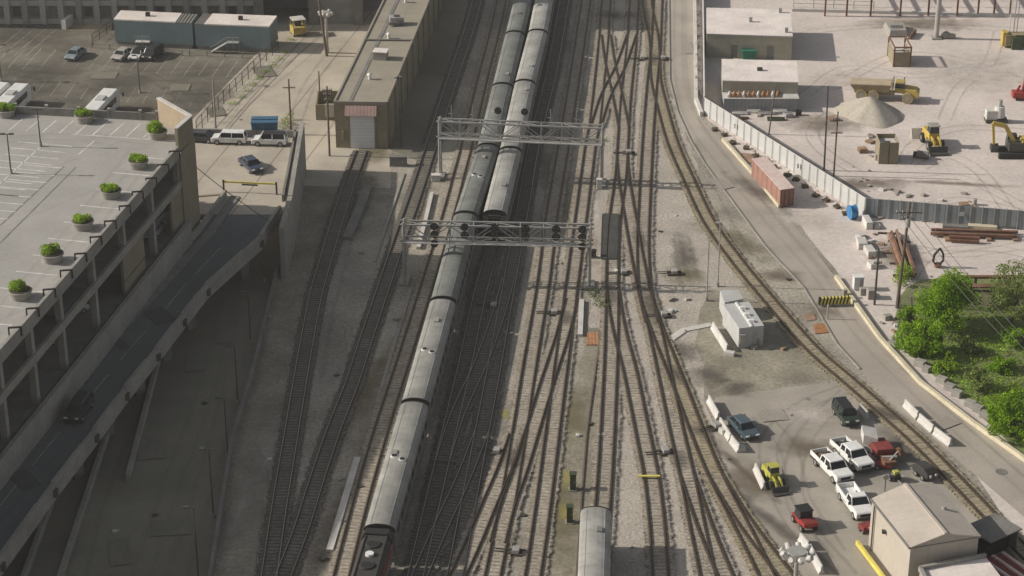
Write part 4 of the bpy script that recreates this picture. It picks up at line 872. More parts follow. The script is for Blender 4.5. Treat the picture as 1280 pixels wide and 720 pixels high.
# bumper frames along the parapet
fr0 = None
fpts = [(219, 199), (205, 216), (190, 233), (173, 250), (157, 268), (139, 287), (121, 307), (102, 328), (84, 349), (63, 373), (42, 397), (20, 421)]
names_ = ['nearest the tan stair wall', 'second from the tan stair wall', 'third from the tan stair wall', 'fourth from the tan stair wall', 'fifth from the tan stair wall', 'sixth from the tan stair wall', 'seventh from the tan stair wall', 'fifth from the left edge', 'fourth from the left edge', 'third from the left edge', 'second from the left edge', 'closest to the left edge']
for i, (px, py) in enumerate(fpts):
    c = at(px, py, DZ); lab = 'black metal hoop frame on the deck edge, ' + names_[i]
    if not fr0:
        fr0 = empty('hoop_frame', c, 0, lab, 'hoop frame', 'black hoop frames along the deck parapet')
        s = MB(); s.bar((-.65, 0, 0), (-.65, 0, 1.0), .14); s.build('post', 'black', fr0)
        s = MB(); s.bar((.55, .2, 0), (.55, .2, 1.0), .14); s.build('post', 'black', fr0)
        s = MB(); s.bar((-.7, 0, 1.0), (.6, .2, 1.0), .16); s.build('crossbar', 'black', fr0)
    else: copy_tree(fr0, c, 0, lab)

# planters
def leaves(s, c, rx, ry, rz, n, size, up=0.5, shell=0.55):
    for _ in range(n):
        th = random.uniform(0, 2 * math.pi); u = random.uniform(-1, 1); r = shell + (1 - shell) * random.random() ** .5
        q = Vector((c[0] + rx * r * math.sqrt(1 - u * u) * math.cos(th), c[1] + ry * r * math.sqrt(1 - u * u) * math.sin(th), c[2] + rz * r * u))
        nrm = Vector((random.gauss(0, 1), random.gauss(0, 1), random.gauss(0, 1) + up)).normalized(); t = nrm.orthogonal().normalized(); b = nrm.cross(t); sz = size * random.uniform(.6, 1.3)
        a = random.uniform(0, 6.28); t, b = t * math.cos(a) + b * math.sin(a), b * math.cos(a) - t * math.sin(a)
        s.poly([q - t * sz, q - b * sz * .5, q + t * sz, q + b * sz * .5])
PL = [(8, 145, 'planter at the upper left corner of the deck roof'), (106, 152, 'planter at the deck rear wall below the middle bus'), (197, 172, 'planter beside the tan stair wall'), (173, 209, 'second planter down from the tan stair wall'), (139, 246, 'third planter down from the tan stair wall'), (104, 285, 'fourth planter down from the tan stair wall'), (66, 326, 'fifth planter down from the tan stair wall'), (26, 372, 'planter lowest on the deck roof in view')]
for i, (px, py, lab) in enumerate(PL):
    o = empty('planter', at(px, py, DZ), random.uniform(0, 6), 'round concrete ' + lab, 'planter', 'round planters on the deck roof')
    s = MB(); s.tube((0, 0, 0), (0, 0, .85), 1.02, 1.2, n=28); s.tube((0, 0, .78), (0, 0, .92), 1.26, 1.26, n=28); s.build('pot', 'conc', o)
    s = MB(); s.tube((0, 0, .88), (0, 0, .98), 1.1, n=20); s.build('soil', 'soil', o)
    s = MB(); k = [.9, .7, 1.5, 1.1, .6, .75, 1.2, 1.5][i]; nb = [14, 9, 18, 16, 12, 10, 15, 13][i]
    if i == 3: k = .6
    for _ in range(nb):
        a = random.uniform(0, 6.28) if i % 3 else random.gauss(2.5, 1.3); r = random.uniform(.1, .85); s_r = random.uniform(.42, .6)
        leaves(s, (r * math.cos(a), r * math.sin(a), 1.15 + .1 * k), s_r, s_r, s_r * k, 170, .10, 1.0)
    s.build('foliage', 'leaf2', o)

# street lamps of the deck, lot and yard
def lamp(px, py, z, h, label, name='street_lamp', arm=.9, m='steel_dark', r=.09, double=False, group=None, cat='street lamp', armdir=-1):
    c = at(px, py, z); o = empty(name, c, 0, label, cat, group)
    s = MB(); s.tube((0, 0, 0), (0, 0, h), r, r * .75, n=8); s.build('pole', m, o)
    s = MB(); s.tube((0, 0, 0), (0, 0, .5), r * 2.2, n=10); s.build('base', 'conc', o)
    if arm:
        for sg in ((-1, 1) if double else (armdir,)):
            s = MB(); s.bar((0, 0, h - .05), (sg * arm, 0, h), .07); s.build('arm', m, o)
            s = MB(); s.box(sg * arm - .3, sg * arm + .3, -.16, .16, h - .06, h + .08); s.build('lamp_head', m, o, bevel=.03)
    return o
lamp(14, 217, DZ, 5.0, 'left lamp post on the deck roof', double=True, arm=.5)
lamp(51, 183, DZ, 4.8, 'right lamp post on the deck roof', arm=.4, double=True)
lamp(2, 102, 0, 6.0, 'lamp post at the left edge of the parking lot', arm=1.0, armdir=1)
lamp(175, 116, 0, 6.0, 'thin dark lamp post in the middle of the parking lot', arm=.5)
lamp(270, 166, 0, 8.0, 'pale thick pole standing left of the white cars on the bridge', name='light_pole', m='conc', r=.16, arm=0, cat='pole')
for (px, py, h, lab) in [(249, 735, 9.0, 'lamp post by the lower road, nearest the bottom edge'), (267, 647, 8.0, 'lamp post by the lower road, second from the bottom edge'), (285, 572, 7.2, 'lamp post by the lower road, third from the bottom edge'), (297.5, 505, 7.2, 'lamp post by the lower road, fourth from the bottom edge'), (313.5, 430, 6.8, 'lamp post by the lower road, fifth from the bottom edge'), (331, 352, 5.4, 'lamp post by the lower road, just below the ramp wall')]:
    lamp(px, py, 0, h, lab, group='lamp posts along the lower road', arm=.7)
# utility poles
def upole(px, py, h, label, cross=(), m='wood', r=.14, lean=0, z=0, extra=None):
    c = at(px, py, z); o = empty('utility_pole', c, 0, label, 'utility pole', 'utility poles around the yard')
    s = MB(); s.tube((0, 0, 0), (lean, 0, h), r * 1.15, r * .8, n=8); s.build('pole', m, o)
    for zz, w_ in cross:
        s = MB(); s.bar((lean * zz / h - w_, 0, zz), (lean * zz / h + w_, 0, zz), .12); ca = s.build('crossarm', m, o)
        s = MB()
        for x in (-w_ * .9, -w_ * .45, w_ * .45, w_ * .9): s.tube((lean * zz / h + x, 0, zz + .05), (lean * zz / h + x, 0, zz + .3), .06, n=6)
        s.build('insulator', 'conc_white', ca)
    if extra == 'can':
        s = MB(); s.tube((.45, -.1, h - 3.2), (.45, -.1, h - 2.1), .3, n=12); s.build('transformer', 'steel', o)
    return o
upole(364, 168, 8.5, 'thin utility pole behind the white cars by the ramp wall', [(7.2, .9)])
upole(412, 195, 10.5, 'utility pole with insulators beside the warehouse corner', [(9.9, .7), (9.2, .5), (8.4, .4)])
upole(400, 128, 5.0, 'short bare pole left of the utility enclosure', r=.11)
upole(408.5, 70, 11, 'leaning thick wood pole at the head of the drive', r=.2, lean=-1.1)
upole(502, 184, 10.8, 'thin dark pole along the right wall of the warehouse', [(10.5, .5)], m='steel_dark', r=.1, lean=-.3)
upole(1030, 213, 12.5, 'tall bare pole behind the white sheet fence, left of the pair', r=.12, lean=-.2, m='steel_dark')
upole(1042, 220, 9.5, 'shorter pole with crossarms behind the white sheet fence', [(8.2, .8), (6.4, .8)], r=.12)
upole(961, 168, 7.5, 'leaning pole in front of the grey lean-to', r=.1, lean=.6)
upole(1121, 385, 14.0, 'tall wood pole between the steel beams and the trees', [(12.6, 1.6), (11.8, .8)], r=.19, lean=.5, extra='can')
upole(1093, 381, 7.5, 'dark thin pole beside the white cabinet', m='steel_dark', r=.13, cross=[(5.6, .5)])
lamp(883, 376, 0, 8.2, 'plain thin steel pole above the equipment shed', name='light_pole', m='steel', r=.1, arm=0, cat='pole')
lamp(897, 358, 0, 8.6, 'thin steel lamp post with white head above the equipment shed', name='light_pole', m='steel', r=.09, arm=.3, cat='street lamp')
# floodlight clusters
def flood(px, py, h, label, n=10, rr=1.1, z=0):
    c = at(px, py, z); o = empty('floodlight_mast', c, 0, label, 'floodlight mast')
    s = MB(); s.tube((0, 0, 0), (0, 0, h), .3, .18, n=12); s.build('mast', 'steel', o)
    s = MB(); s.tube((0, 0, h - .2), (0, 0, h + .1), rr * .75, n=20); s.build('ring', 'steel', o)
    for k in range(n):
        a = 2 * math.pi * k / n; x, y = rr * math.cos(a), rr * math.sin(a)
        s = MB(); s.tube((x, y, h - .35), (x * 1.35, y * 1.35, h - .05 + .2 * (k % 2)), .34, .24, n=12); l_ = s.build('floodlight', 'conc_white', o)
        s = MB(); s.tube((x * .98, y * .98, h - .37), (x, y, h - .345), .30, n=12); s.build('lens', 'lamp_lens', l_)
    return o
flood(989, 805, 10.0, 'tall floodlight mast with a ring of pale lamps at the bottom edge', 9, 1.15)
flood(409, 66, 6.8, 'floodlight cluster in front of the dark building opening', 6, .8)

# ------------------------------------------------------------------ PLAZA, RAMP (bridge street)
PZ = 6.0
pz = [at(236, 172, PZ), at(376, 172, PZ), at(362, 255, PZ), at(350, 268, PZ), at(245, 268, PZ), at(236, 255, PZ)]
root = empty('bridge_plaza', (pz[0].x, pz[0].y, 0), 0, 'raised concrete bridge end with parked cars between the deck and the yard', 'bridge')
s = MB(); s.prism([(p.x, p.y) for p in pz], PZ - .8, PZ); s.build('road_slab', 'drive', root, world=True)
s = MB(); a, b, c_ = at(378, 162, PZ), at(363, 254, PZ), at(352, 294, PZ); wall_seg(s, a, b, 0, PZ + 1.1, .6); wall_seg(s, b, c_, 0, PZ + 1.0, .6); s.build('retaining_wall', 'conc', root, world=True)
s = MB(); wall_seg(s, at(370, 168, PZ), at(354, 252, PZ), PZ, PZ + .9, .3); s.build('inner_parapet', 'conc_dark', root, world=True)
s = MB(); wall_seg(s, at(236, 168, PZ), at(373, 171, PZ), 0, PZ + .9, .4); s.build('rear_parapet', 'conc', root, world=True)
s = MB(); wall_seg(s, at(245, 246, PZ), at(282, 243, PZ), 3.6, PZ + .1, .4); s.build('edge_beam', 'tan2', root, world=True)
s = MB(); wall_seg(s, at(300, 268, 0) + Vector((0, 8, 0)), at(345, 268, 0) + Vector((0, 8, 0)), 0, PZ - .8, .5); s.build('abutment', 'tan', root, world=True)
s = MB(); p = at(278, 236, PZ); q = at(347, 241, PZ)
s = MB(); wall_seg(s, at(300, 252, PZ), at(342, 255, PZ), PZ, PZ + .008, .5); 
gb = empty('gate_barrier', at(280, 240, PZ), 0, 'yellow height barrier across the top of the road ramp', 'barrier')
a, b = at(280, 240, PZ), at(346, 243, PZ)
for p_ in (a, b): s = MB(); s.bar(p_, p_ + Vector((0, 0, 1.7)), .22); s.build('post', 'steel_dark', gb, world=True)
s = MB(); s.bar(a + Vector((0, 0, 1.45)), b + Vector((0, 0, 1.45)), .14, .22); s.build('crossbar', 'yelline', gb, world=True)
s = MB(); s.bar(a.lerp(b, .35) + Vector((0, -.1, 1.2)), a.lerp(b, .65) + Vector((0, -.1, 1.2)), .06, .2); s.build('sign_plate', 'black', gb, world=True)
ROADL = [(282, 245), (250, 290), (187, 358), (100, 450), (20, 542), (-60, 640), (-150, 745)]
ROADR = [(350, 262), (325, 300), (258, 360), (228, 398), (195, 441), (156, 490), (118, 542), (66, 610), (0, 702), (-40, 760)]
RLw, RRw = [at(*p, PZ) for p in ROADL], [at(*p, PZ) for p in ROADR]
root = empty('ramp_bridge', (RRw[5].x, RRw[5].y, 0), 0, 'shaded elevated road ramp running down left beside the parking deck', 'bridge')
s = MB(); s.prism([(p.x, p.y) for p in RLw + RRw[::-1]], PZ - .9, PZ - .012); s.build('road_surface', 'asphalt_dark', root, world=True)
for i, (a, b) in enumerate(zip(RRw[:-1], RRw[1:])):
    s = MB(); wall_seg(s, a, b, PZ - 1.3, PZ + .55, .35); s.build('barrier', 'conc', root, world=True)
    s = MB(); wall_seg(s, a.lerp(b, .3), b, PZ + .3, PZ + .66, .39); s.build('barrier_panel', 'conc', root, world=True)
    if i: s = MB(); s.box(a.x - .1, a.x + .5, a.y - .5, a.y + .2, PZ - .8, PZ - .1); s.build('bracket', 'steel_dark', root, world=True)
for i, (a, b) in enumerate(zip(RLw[:-1], RLw[1:])):
    s = MB(); wall_seg(s, a, b, PZ - 1.3, PZ + .9, .35); s.build('barrier', 'conc', root, world=True)
    s = MB(); n_ = Vector((1.3, -.3, 0)); wall_seg(s, a + n_, b + n_, PZ - .01, PZ + .15, 1.2); s.build('footway', 'conc_dark', root, world=True)
for i in range(1, 9):
    a = RRw[i]; s = MB(); s.obox((a.x - 2.5, a.y + 1.5), 1.1, 1.1, 0, PZ - .9, .6); s.obox((a.x - 6.5, a.y + 3.2), 1.1, 1.1, 0, PZ - .9, .6); s.build('pier', 'conc_dark', root, world=True)
s = MB()
for a, b in (((232, 355), (195, 400)), ((182, 414), (150, 450)), ((135, 468), (105, 505)), ((75, 540), (40, 582)), ((25, 600), (-10, 645)), ((275, 310), (245, 342))):
    a, b = at(*a, PZ), at(*b, PZ); dv = (b - a).normalized(); n = Vector((-dv.y, dv.x, 0)) * .06; s = MB(); s.poly([a - n, b - n, b + n, a + n]); s.build('lane_line', 'fadedline', root, world=True)
# low walls on the lower road
for pts, lab in (([(203, 437), (160, 602)], 'low concrete divider of the lower road nearest the ramp piers'), ([(145, 515), (77, 722), (65, 760)], 'long low concrete divider in the middle of the lower road'), ([(72, 612), (32, 722), (18, 760)], 'low concrete divider at the far left of the lower road')):
    P = [at(*p) for p in pts]; s = MB()
    for a, b in zip(P[:-1], P[1:]): wall_seg(s, a, b, 0, .9, .4)
    tag(s.build('divider_wall', 'conc'), lab, 'divider')
P = [at(*p) for p in ((350, 330), (318, 465), (290, 560), (264, 722), (258, 760))]; s = MB()
for a, b in zip(P[:-1], P[1:]): wall_seg(s, a, b, 0, 1.0, .35)
tag(s.build('boundary_wall', 'conc_dark'), 'dark boundary wall between the lower road and the tracks', 'wall')
P = [at(*p) for p in ((330, 350), (280, 530), (232, 740))]; s = MB()

late_marks()
# lot details: bay lines, fences
def bayrow(p0, p1, q0, n, nm='parking_line', w=.16, z=.022, m='fadedline'):
    s = MB(); A, B, Q = at(*p0), at(*p1), at(*q0); dv = Q - A
    for i in range(n):
        a = A.lerp(B, i / (n - 1)); b = a + dv; t = dv.normalized(); k = Vector((-t.y, t.x, 0)) * w / 2
        s.poly([(p.x, p.y, z) for p in (a - k, b - k, b + k, a + k)])
    structure(nm, s, m)
bayrow((20, 98), (305, 118), (5, 117), 16, w=.12); bayrow((96, 62), (315, 76), (76, 84), 14, w=.12); bayrow((45, 22), (85, 24), (-10, 68), 4)
bayrow((-40, 55), (70, 62), (-65, 80), 7)
def picket(P, h, label, m='steel_dark', name='fence', postgap=2.5, mesh=True, posts=.1):
    W = [at(*p) for p in P]; o = empty(name, W[0], 0, label, 'fence')
    s = MB()
    for a, b in zip(W[:-1], W[1:]):
        n = max(1, int((b - a).length / postgap))
        for i in range(n + 1): q = a.lerp(b, i / n); s = MB(); s.bar(q, q + Vector((0, 0, h)), posts); s.build('post', m, o, world=True)
    s = MB()
    for a, b in zip(W[:-1], W[1:]):
        for z in (h, h * .5): s.bar(a + Vector((0, 0, z)), b + Vector((0, 0, z)), .06)
    s.build('rails', m, o, world=True)
    if mesh:
        s = MB()
        for a, b in zip(W[:-1], W[1:]):
            n = int((b - a).length / .35)
            for i in range(n): q = a.lerp(b, i / n); s.bar(q, q + Vector((0, 0, h)), .025)
        s.build('mesh', m, o, world=True)
    return o
picket([(348, 62), (318, 92), (280, 130), (246, 168)], 2.2, 'dark slanting fence between the parking lot and the concrete drive')
picket([(115, 60), (228, 70)], 1.0, 'low pale railing in front of the left portable office', 'conc', 'railing', 2.8, False, .14)
picket([(237, 69), (325, 74)], 1.0, 'low pale railing in front of the right portable office', 'conc', 'railing', 2.8, False, .14)
picket([(116, 56), (142, 36)], 1.8, 'short dark fence beside the sunken pit', 'steel_dark')
# sunken pit walls behind lot
s = MB(); a, b, c_ = at(104, 19, .0), at(76, 37), at(86, 38); wall_seg(s, a, at(80, 37), 0, 1.6, .8); tag(s.build('ramp_wall', 'conc_white'), 'pale slanting ramp wall at the back of the parking lot', 'wall')
# weeds along the fence
def weeds(name, pts, label, m='leaf', n=60, size=.12, cat='weeds', h=.35):
    s = MB()
    for (px, py, r) in pts: 
        c = at(px, py); leaves(s, (c.x, c.y, h * .5), r, r, h, n, size, 1.0, .1)
    return tag(s.build(name, m), label, cat, kind='stuff')
weeds('weeds', [(356 - k * 8, 66 + k * 8, .9) for k in range(9)] + [(362, 50, .8), (368, 42, .8)], 'strip of green weeds growing along the drive fence')
weeds('weeds', [(748, 372, 1.2), (752, 379, 1.3), (743, 366, 1.0), (756, 384, .9)], 'patch of green weeds by the right leg of the lower gantry', 'weedleaf', n=150, h=.35)
weeds('weeds', [(745, 178, .9), (754, 176, .8), (750, 182, .6)], 'thin weeds at the right leg of the upper gantry', 'leaf3', n=60)
weeds('weeds', [(360, 155, .9), (356, 160, .8), (364, 150, .6)], 'scrubby bush at the corner of the ramp wall', 'leaf3', n=160, h=1.2)
weeds('weeds', [(1122, 352, .7), (1128, 345, .6), (1134, 350, .8), (1126, 358, .8)], 'young shrubs at the foot of the tall wood pole', 'leaf', n=200, h=1.6, size=.16)

# ------------------------------------------------------------------ VEHICLES
def wheels(o, xs, ys, r, w=.24, rimr=.6, m='rubber', flat=False):
    for x in (-xs, xs):
        for y in ys:
            s = MB(); s.tube((x - w / 2, y, r), (x + w / 2, y, r), r, n=18); wl = s.build('wheel', m, o)
            sg = 1 if x > 0 else -1
            s = MB(); s.tube((x + sg * (w / 2 - .02), y, r), (x + sg * (w / 2 + .015), y, r), r * rimr, n=12); s.build('rim', 'rim', wl)
def car(p, q, colr, label, kind='sedan', z=0.0, name='parked_car', cat='car', group=None, roofc=None):
    A, B = at(*p, z), at(*q, z); c = (A + B) / 2; o = empty(name, c, heading(A, B), label, cat, group)
    suv = kind in ('suv', 'jeep'); L = {'sedan': 4.7, 'suv': 4.8, 'jeep': 4.2}[kind]; W = .92 if not kind == 'jeep' else .9; h = L / 2
    belt = .95 if not suv else 1.08; top = 1.45 if not suv else 1.75; pm = paint('paint_%s' % '_'.join('%02d' % int(v * 99) for v in colr), colr)
    s = MB()   # front at -Y
    if kind == 'sedan': prof = [(-h, .28), (-h, .62), (-h + .25, .78), (-h + 1.25, belt), (h - 1.0, belt), (h - .12, belt - .05), (h, .7), (h, .3)]
    else: prof = [(-h, .34), (-h, .85), (-h + .2, .98), (-h + 1.2, belt), (h - .15, belt), (h, .95), (h, .36)]
    s.extx(prof, -W, W); s.build('body', pm, o, bevel=.09, smooth=False)
    y0, y1 = (-h + 1.1, h - .65) if kind == 'sedan' else (-h + 1.05, h - .08)
    fx = .55 if kind == 'sedan' else .45; rx = .55 if kind == 'sedan' else .18
    if kind == 'jeep': fx, rx = .2, .05
    s = MB(); q_ = [(-W + .05, y0, belt - .02), (W - .05, y0, belt - .02), (W - .05, y1, belt - .02), (-W + .05, y1, belt - .02), (-W + .24, y0 + fx, top - .05), (W - .24, y0 + fx, top - .05), (W - .24, y1 - rx, top - .05), (-W + .24, y1 - rx, top - .05)]
    s.hexa(q_); s.build('windows', 'glass', o, bevel=.05)
    s = MB(); s.box(-W + .22, W - .22, y0 + fx - .02, y1 - rx + .02, top - .06, top + .02, .06, .06); s.build('roof', roofc or pm, o, bevel=.03)
    for sg in (-1, 1):
        for (ya, yb) in ((y0 + .02, y0 + fx), ((y0 + y1) / 2, (y0 + y1) / 2), (y1 - .02, y1 - rx)):
            s = MB(); s.bar((sg * (W - .04), ya, belt), (sg * (W - .21), yb, top - .03), .09); s.build('pillar', pm, o)
        s = MB(); s.box(sg * (W - .32) - .2, sg * (W - .32) + .2, -h - .015, -h + .12, .6 if not suv else .72, .76 if not suv else .9); s.build('headlight', 'lamp_lens', o)
        s = MB(); s.box(sg * (W - .28) - .16, sg * (W - .28) + .16, h - .08, h + .015, .68, .85); s.build('tail_light', 'red', o)
        s = MB(); s.box(sg * (W + .08) - .1, sg * (W + .08) + .1, y0 + .3, y0 + .42, belt, belt + .15); s.build('mirror', pm, o)
    wheels(o, W - .1, (-h + .85, h - .85), .34 if not suv else .38)
    s = MB(); s.box(-W + .2, W - .2, -h - .012, -h + .1, .35, .55); s.build('grille', 'black', o)
    return o
car((103, 65), (86, 78), (.22, .27, .30), 'pale blue grey sedan parked alone in the lot', 'sedan', group='cars in the parking lot')
car((161, 67), (146, 77), (.42, .40, .37), 'silver car, leftmost of the three below the left portable office', 'sedan', group='cars in the parking lot')
car((181, 66), (167, 77), (.65, .65, .63), 'white and black car, middle of the three below the left portable office', 'sedan', group='cars in the parking lot', roofc=paint('blackroof', (.02, .02, .02)))
car((199, 66), (184, 77), (.03, .03, .035), 'black car, rightmost of the three below the left portable office', 'suv', group='cars in the parking lot')
car((268, 177), (231, 175), (.06, .06, .065), 'dark car half hidden behind the tan stair wall', 'sedan', PZ)
car((306, 179), (268, 178), (.72, .72, .70), 'plain white car parked against the bridge parapet', 'suv', PZ)
car((358, 181), (317, 180), (.74, .74, .72), 'white car with a black roof parked at the bridge parapet corner', 'suv', PZ, roofc=paint('blackroof', (.02, .02, .02)))
car((304, 202), (324, 219), (.045, .06, .10), 'dark blue sedan driving onto the bridge', 'sedan', PZ)
car((110, 502), (88, 534), (.03, .034, .038), 'black car driving down the shaded ramp', 'suv', PZ - .012)
car((918, 528), (940, 551), (.07, .10, .12), 'dark blue grey sedan by the concrete barriers in the work lot', 'sedan')
car((1049, 514), (1064, 534), (.03, .045, .035), 'dark green jeep near the railway crossing', 'jeep', roofc=paint('blackroof', (.02, .02, .02)))
for i, (p, q, cc, lb) in enumerate([((112, 392), (86, 402), (.5, .5, .5), 'white car parked inside the open deck level'), ((75, 430), (55, 452), (.15, .05, .05), 'dark red car parked inside the open deck level'), ((212, 288), (200, 304), (.35, .38, .4), 'pale car inside the deck near its corner'), ((60, 448), (42, 470), (.3, .3, .3), 'grey car parked inside the open deck level')]):
    car((p[0] - 14, p[1] - 3), (q[0] - 14, q[1] - 3), cc, lb, 'sedan', 8.41)

def pickup(p, q, label, crew=True, cargo=True, group='white pickup trucks in the work lot'):
    A, B = at(*p), at(*q); c = (A + B) / 2; o = empty('pickup_truck', c, heading(A, B), label, 'pickup truck', group)
    h = 3.0; W = 1.0; pm = M['white']; cabf = -h + 1.45; cabr = cabf + (2.35 if crew else 1.55)
    s = MB(); s.extx([(-h, .5), (-h, 1.08), (-h + .18, 1.2), (cabf, 1.3), (cabr, 1.3), (cabr, .5)], -W, W); s.build('body', pm, o, bevel=.07)
    s = MB(); s.box(-W, W, cabr + .02, h, .5, .8); s.build('bed_floor', 'steel_dark' if cargo else pm, o)
    for sg in (-1, 1): s = MB(); s.box(sg * (W - .06) - .06, sg * (W - .06) + .06, cabr + .02, h, .55, 1.3); s.build('bed_side', pm, o, bevel=.02)
    s = MB(); s.box(-W + .12, W - .12, h - .1, h, .6, 1.28); s.build('tailgate', pm, o, bevel=.02)
    s = MB(); s.hexa([(-W + .04, cabf - .05, 1.28), (W - .04, cabf - .05, 1.28), (W - .04, cabr, 1.28), (-W + .04, cabr, 1.28), (-W + .2, cabf + .6, 1.86), (W - .2, cabf + .6, 1.86), (W - .2, cabr - .12, 1.86), (-W + .2, cabr - .12, 1.86)]); s.build('windows', 'glass', o, bevel=.04)
    s = MB(); s.box(-W + .16, W - .16, cabf + .5, cabr - .05, 1.84, 1.95, .05, .05); s.build('roof', pm, o, bevel=.03)
    for sg in (-1, 1):
        s = MB(); mids = [(cabf, cabf + .58), (cabr - .03, cabr - .1)] + ([((cabf + cabr) / 2 + .15, (cabf + cabr) / 2 + .22)] if crew else [])
        for (ya, yb) in mids: s = MB(); s.bar((sg * (W - .03), ya, 1.3), (sg * (W - .18), yb, 1.88), .16 if ya > cabf + .2 else .09); s.build('pillar', pm, o)
        s = MB(); s.box(sg * (W - .22) - .17, sg * (W - .22) + .17, -h - .015, -h + .1, .82, 1.04); s.build('headlight', 'lamp_lens', o)
        s = MB(); s.box(sg * (W + .14) - .13, sg * (W + .14) + .13, cabf + .2, cabf + .32, 1.3, 1.6); s.build('mirror', 'black', o)
    s = MB(); s.box(-W + .42, W - .42, -h - .012, -h + .1, .72, 1.06); s.build('grille', 'black', o)
    s = MB(); s.box(-W + .05, W - .05, -h - .12, -h + .12, .42, .66); s.build('bumper', 'steel_dark', o, bevel=.03)
    wheels(o, W - .12, (-h + .95, h - 1.2), .42, .28)
    if cargo:
        for k in range(6):
            s = MB(); x, y = random.uniform(-.55, .55), random.uniform(cabr + .5, h - .5); s.obox((x, y), random.uniform(.3, .8), random.uniform(.3, .6), .8, random.uniform(1.0, 1.35), random.uniform(0, 3)); g_ = s.build('tool_box', random.choice(['steel', 'steel_dark', 'ruststeel', 'conc']), o)
    return o
pickup((1047, 560), (1082, 592), 'white crew cab pickup parked farthest right, gear piled in its bed')
pickup((1023, 574), (1056, 607), 'white crew cab pickup in the middle, dark gear in its bed')
pickup((1056, 617), (1081, 653), 'white pickup with an empty white bed, nose by the beige building', crew=False, cargo=False)
# buses
def bus(fx, fy, label, L=10.0):
    F = at(fx, fy, 3.0); F.z = 0; dirv = (at(138, 110, 3) - at(114, 135, 3)).normalized(); A = F - dirv * L; c = (A + F) / 2
    o = empty('shuttle_bus', (c.x, c.y, 0), heading(A, F), label, 'bus', 'white buses behind the parking deck'); h = L / 2
    s = MB(); s.box(-1.25, 1.25, -h, h, .4, 2.75); s.build('body', 'white', o, bevel=.1)
    s = MB(); s.box(-1.2, 1.2, -h + .1, h - .1, 2.7, 3.05, .12, .12); s.build('roof', 'white', o, bevel=.1)
    for sg in (-1, 1):
        s = MB(); s.box(sg * 1.25 - .02, sg * 1.25 + .02, -h + 1.6, h - .8, 1.5, 2.4); s.build('side_windows', 'glass', o)
        s = MB(); s.bar((sg * 1.3, -h, 2.2), (sg * 1.65, -h - .3, 2.2), .06); s.box(sg * 1.65 - .12, sg * 1.65 + .12, -h - .4, -h - .25, 1.7, 2.3); s.build('mirror', 'black', o)
    s = MB(); s.box(-1.1, 1.1, -h - .02, -h + .05, 1.3, 2.5); s.build('windscreen', 'glass', o)
    s = MB(); s.box(-.7, .7, -1.2, .6, 3.05, 3.3, .1, .1); s.build('roof_unit', 'roofgrey', o, bevel=.04)
    wheels(o, 1.1, (-h + 2.0, h - 2.4), .48, .28)
bus(139, 110, 'white shuttle bus right of the others, behind the deck rear wall'); bus(28, 103.5, 'white shuttle bus second from the left behind the deck'); bus(3, 102, 'white shuttle bus cut off by the left edge')
# blue skip on plaza
def skip(px, py, sx, sy, h, rz, label, m, z=0, name='skip'):
    o = empty(name, at(px, py, z), rz, label, 'skip')
    s = MB(); s.hexa([(-sx + .15, -sy + .1, .1), (sx - .15, -sy + .1, .1), (sx - .15, sy - .1, .1), (-sx + .15, sy - .1, .1), (-sx, -sy, h), (sx, -sy, h), (sx, sy, h), (-sx, sy, h)]); s.build('container', m, o)
    s = MB(); s.box(-sx - .04, sx + .04, -sy - .04, -.03, h, h + .1); s.build('lid', m, o); s = MB(); s.box(-sx - .04, sx + .04, .03, sy + .04, h + .1, h + .2); s.build('lid', m, o)
    for k in (-.6, 0, .6): s = MB(); s.bar((k * sx, -sy - .03, .15), (k * sx, -sy - .06, h - .1), .09); s.build('rib', m, o)
    return o
skip(329, 161, 1.8, 1.1, 1.9, R(2), 'blue skip standing behind the white car with a black roof', 'bluebox', 1.5 if False else 0)
bpy.data.objects['skip'].location = at(330, 172, PZ) + Vector((0, 1.6, 0))
skip(935.5, 73.5, 1.1, .8, 1.5, 0, 'bright green skip between the two white roofed site buildings', 'green')
# yellow booth machine
o = empty('forklift', at(373, 43), R(20), 'small yellow forklift parked by the building entrance', 'forklift')
s = MB(); s.box(-1.1, 1.1, -1.2, 1.2, .3, 1.5); s.build('body', 'dustyyellow', o, bevel=.08)
s = MB()
for x in (-1, 1):
    for y in (-.9, 1): s.bar((x, y, 1.5), (x * .95, y * .95, 2.7), .12)
s.build('cab_frame', 'yellow', o); s = MB(); s.box(-1.1, 1.1, -1.1, 1.15, 2.7, 2.8); s.build('cab_roof', 'conc_white', o)
s = MB(); s.box(-.5, .5, -.2, .5, 1.5, 2.1); s.build('seat', 'black', o); wheels(o, .95, (-.8, .8), .4)

# dump truck (articulated): nose to +x
A, B = at(1074, 121), at(1134, 126); o = empty('dump_truck', (A + B) / 2, heading(A, B), 'dusty yellow articulated dump truck behind the gravel pile', 'dump truck')
s = MB(); s.hexa([(-1.2, -.9, 1.5), (1.2, -.9, 1.5), (1.2, 4.2, 1.3), (-1.2, 4.2, 1.3), (-1.5, -1.2, 2.7), (1.5, -1.2, 2.7), (1.5, 5.0, 2.4), (-1.5, 5.0, 2.4)]); s.build('dump_body', 'dusty', o)
s = MB(); s.hexa([(-1.3, -1.0, 2.6), (1.3, -1.0, 2.6), (1.3, 4.8, 2.3), (-1.3, 4.8, 2.3), (-1.35, -1.05, 2.74), (1.35, -1.05, 2.74), (1.35, 4.9, 2.44), (-1.35, 4.9, 2.44)]); s.build('load', 'dusty2', o)
s = MB(); s.box(-1.5, 1.5, -1.4, -1.2, 1.6, 3.2); s.build('headboard', 'dusty', o)
s = MB(); s.box(-.9, .9, -3.1, -1.6, 1.4, 3.1, .1, .1); cb = s.build('cab', 'dustyyellow', o, bevel=.05)
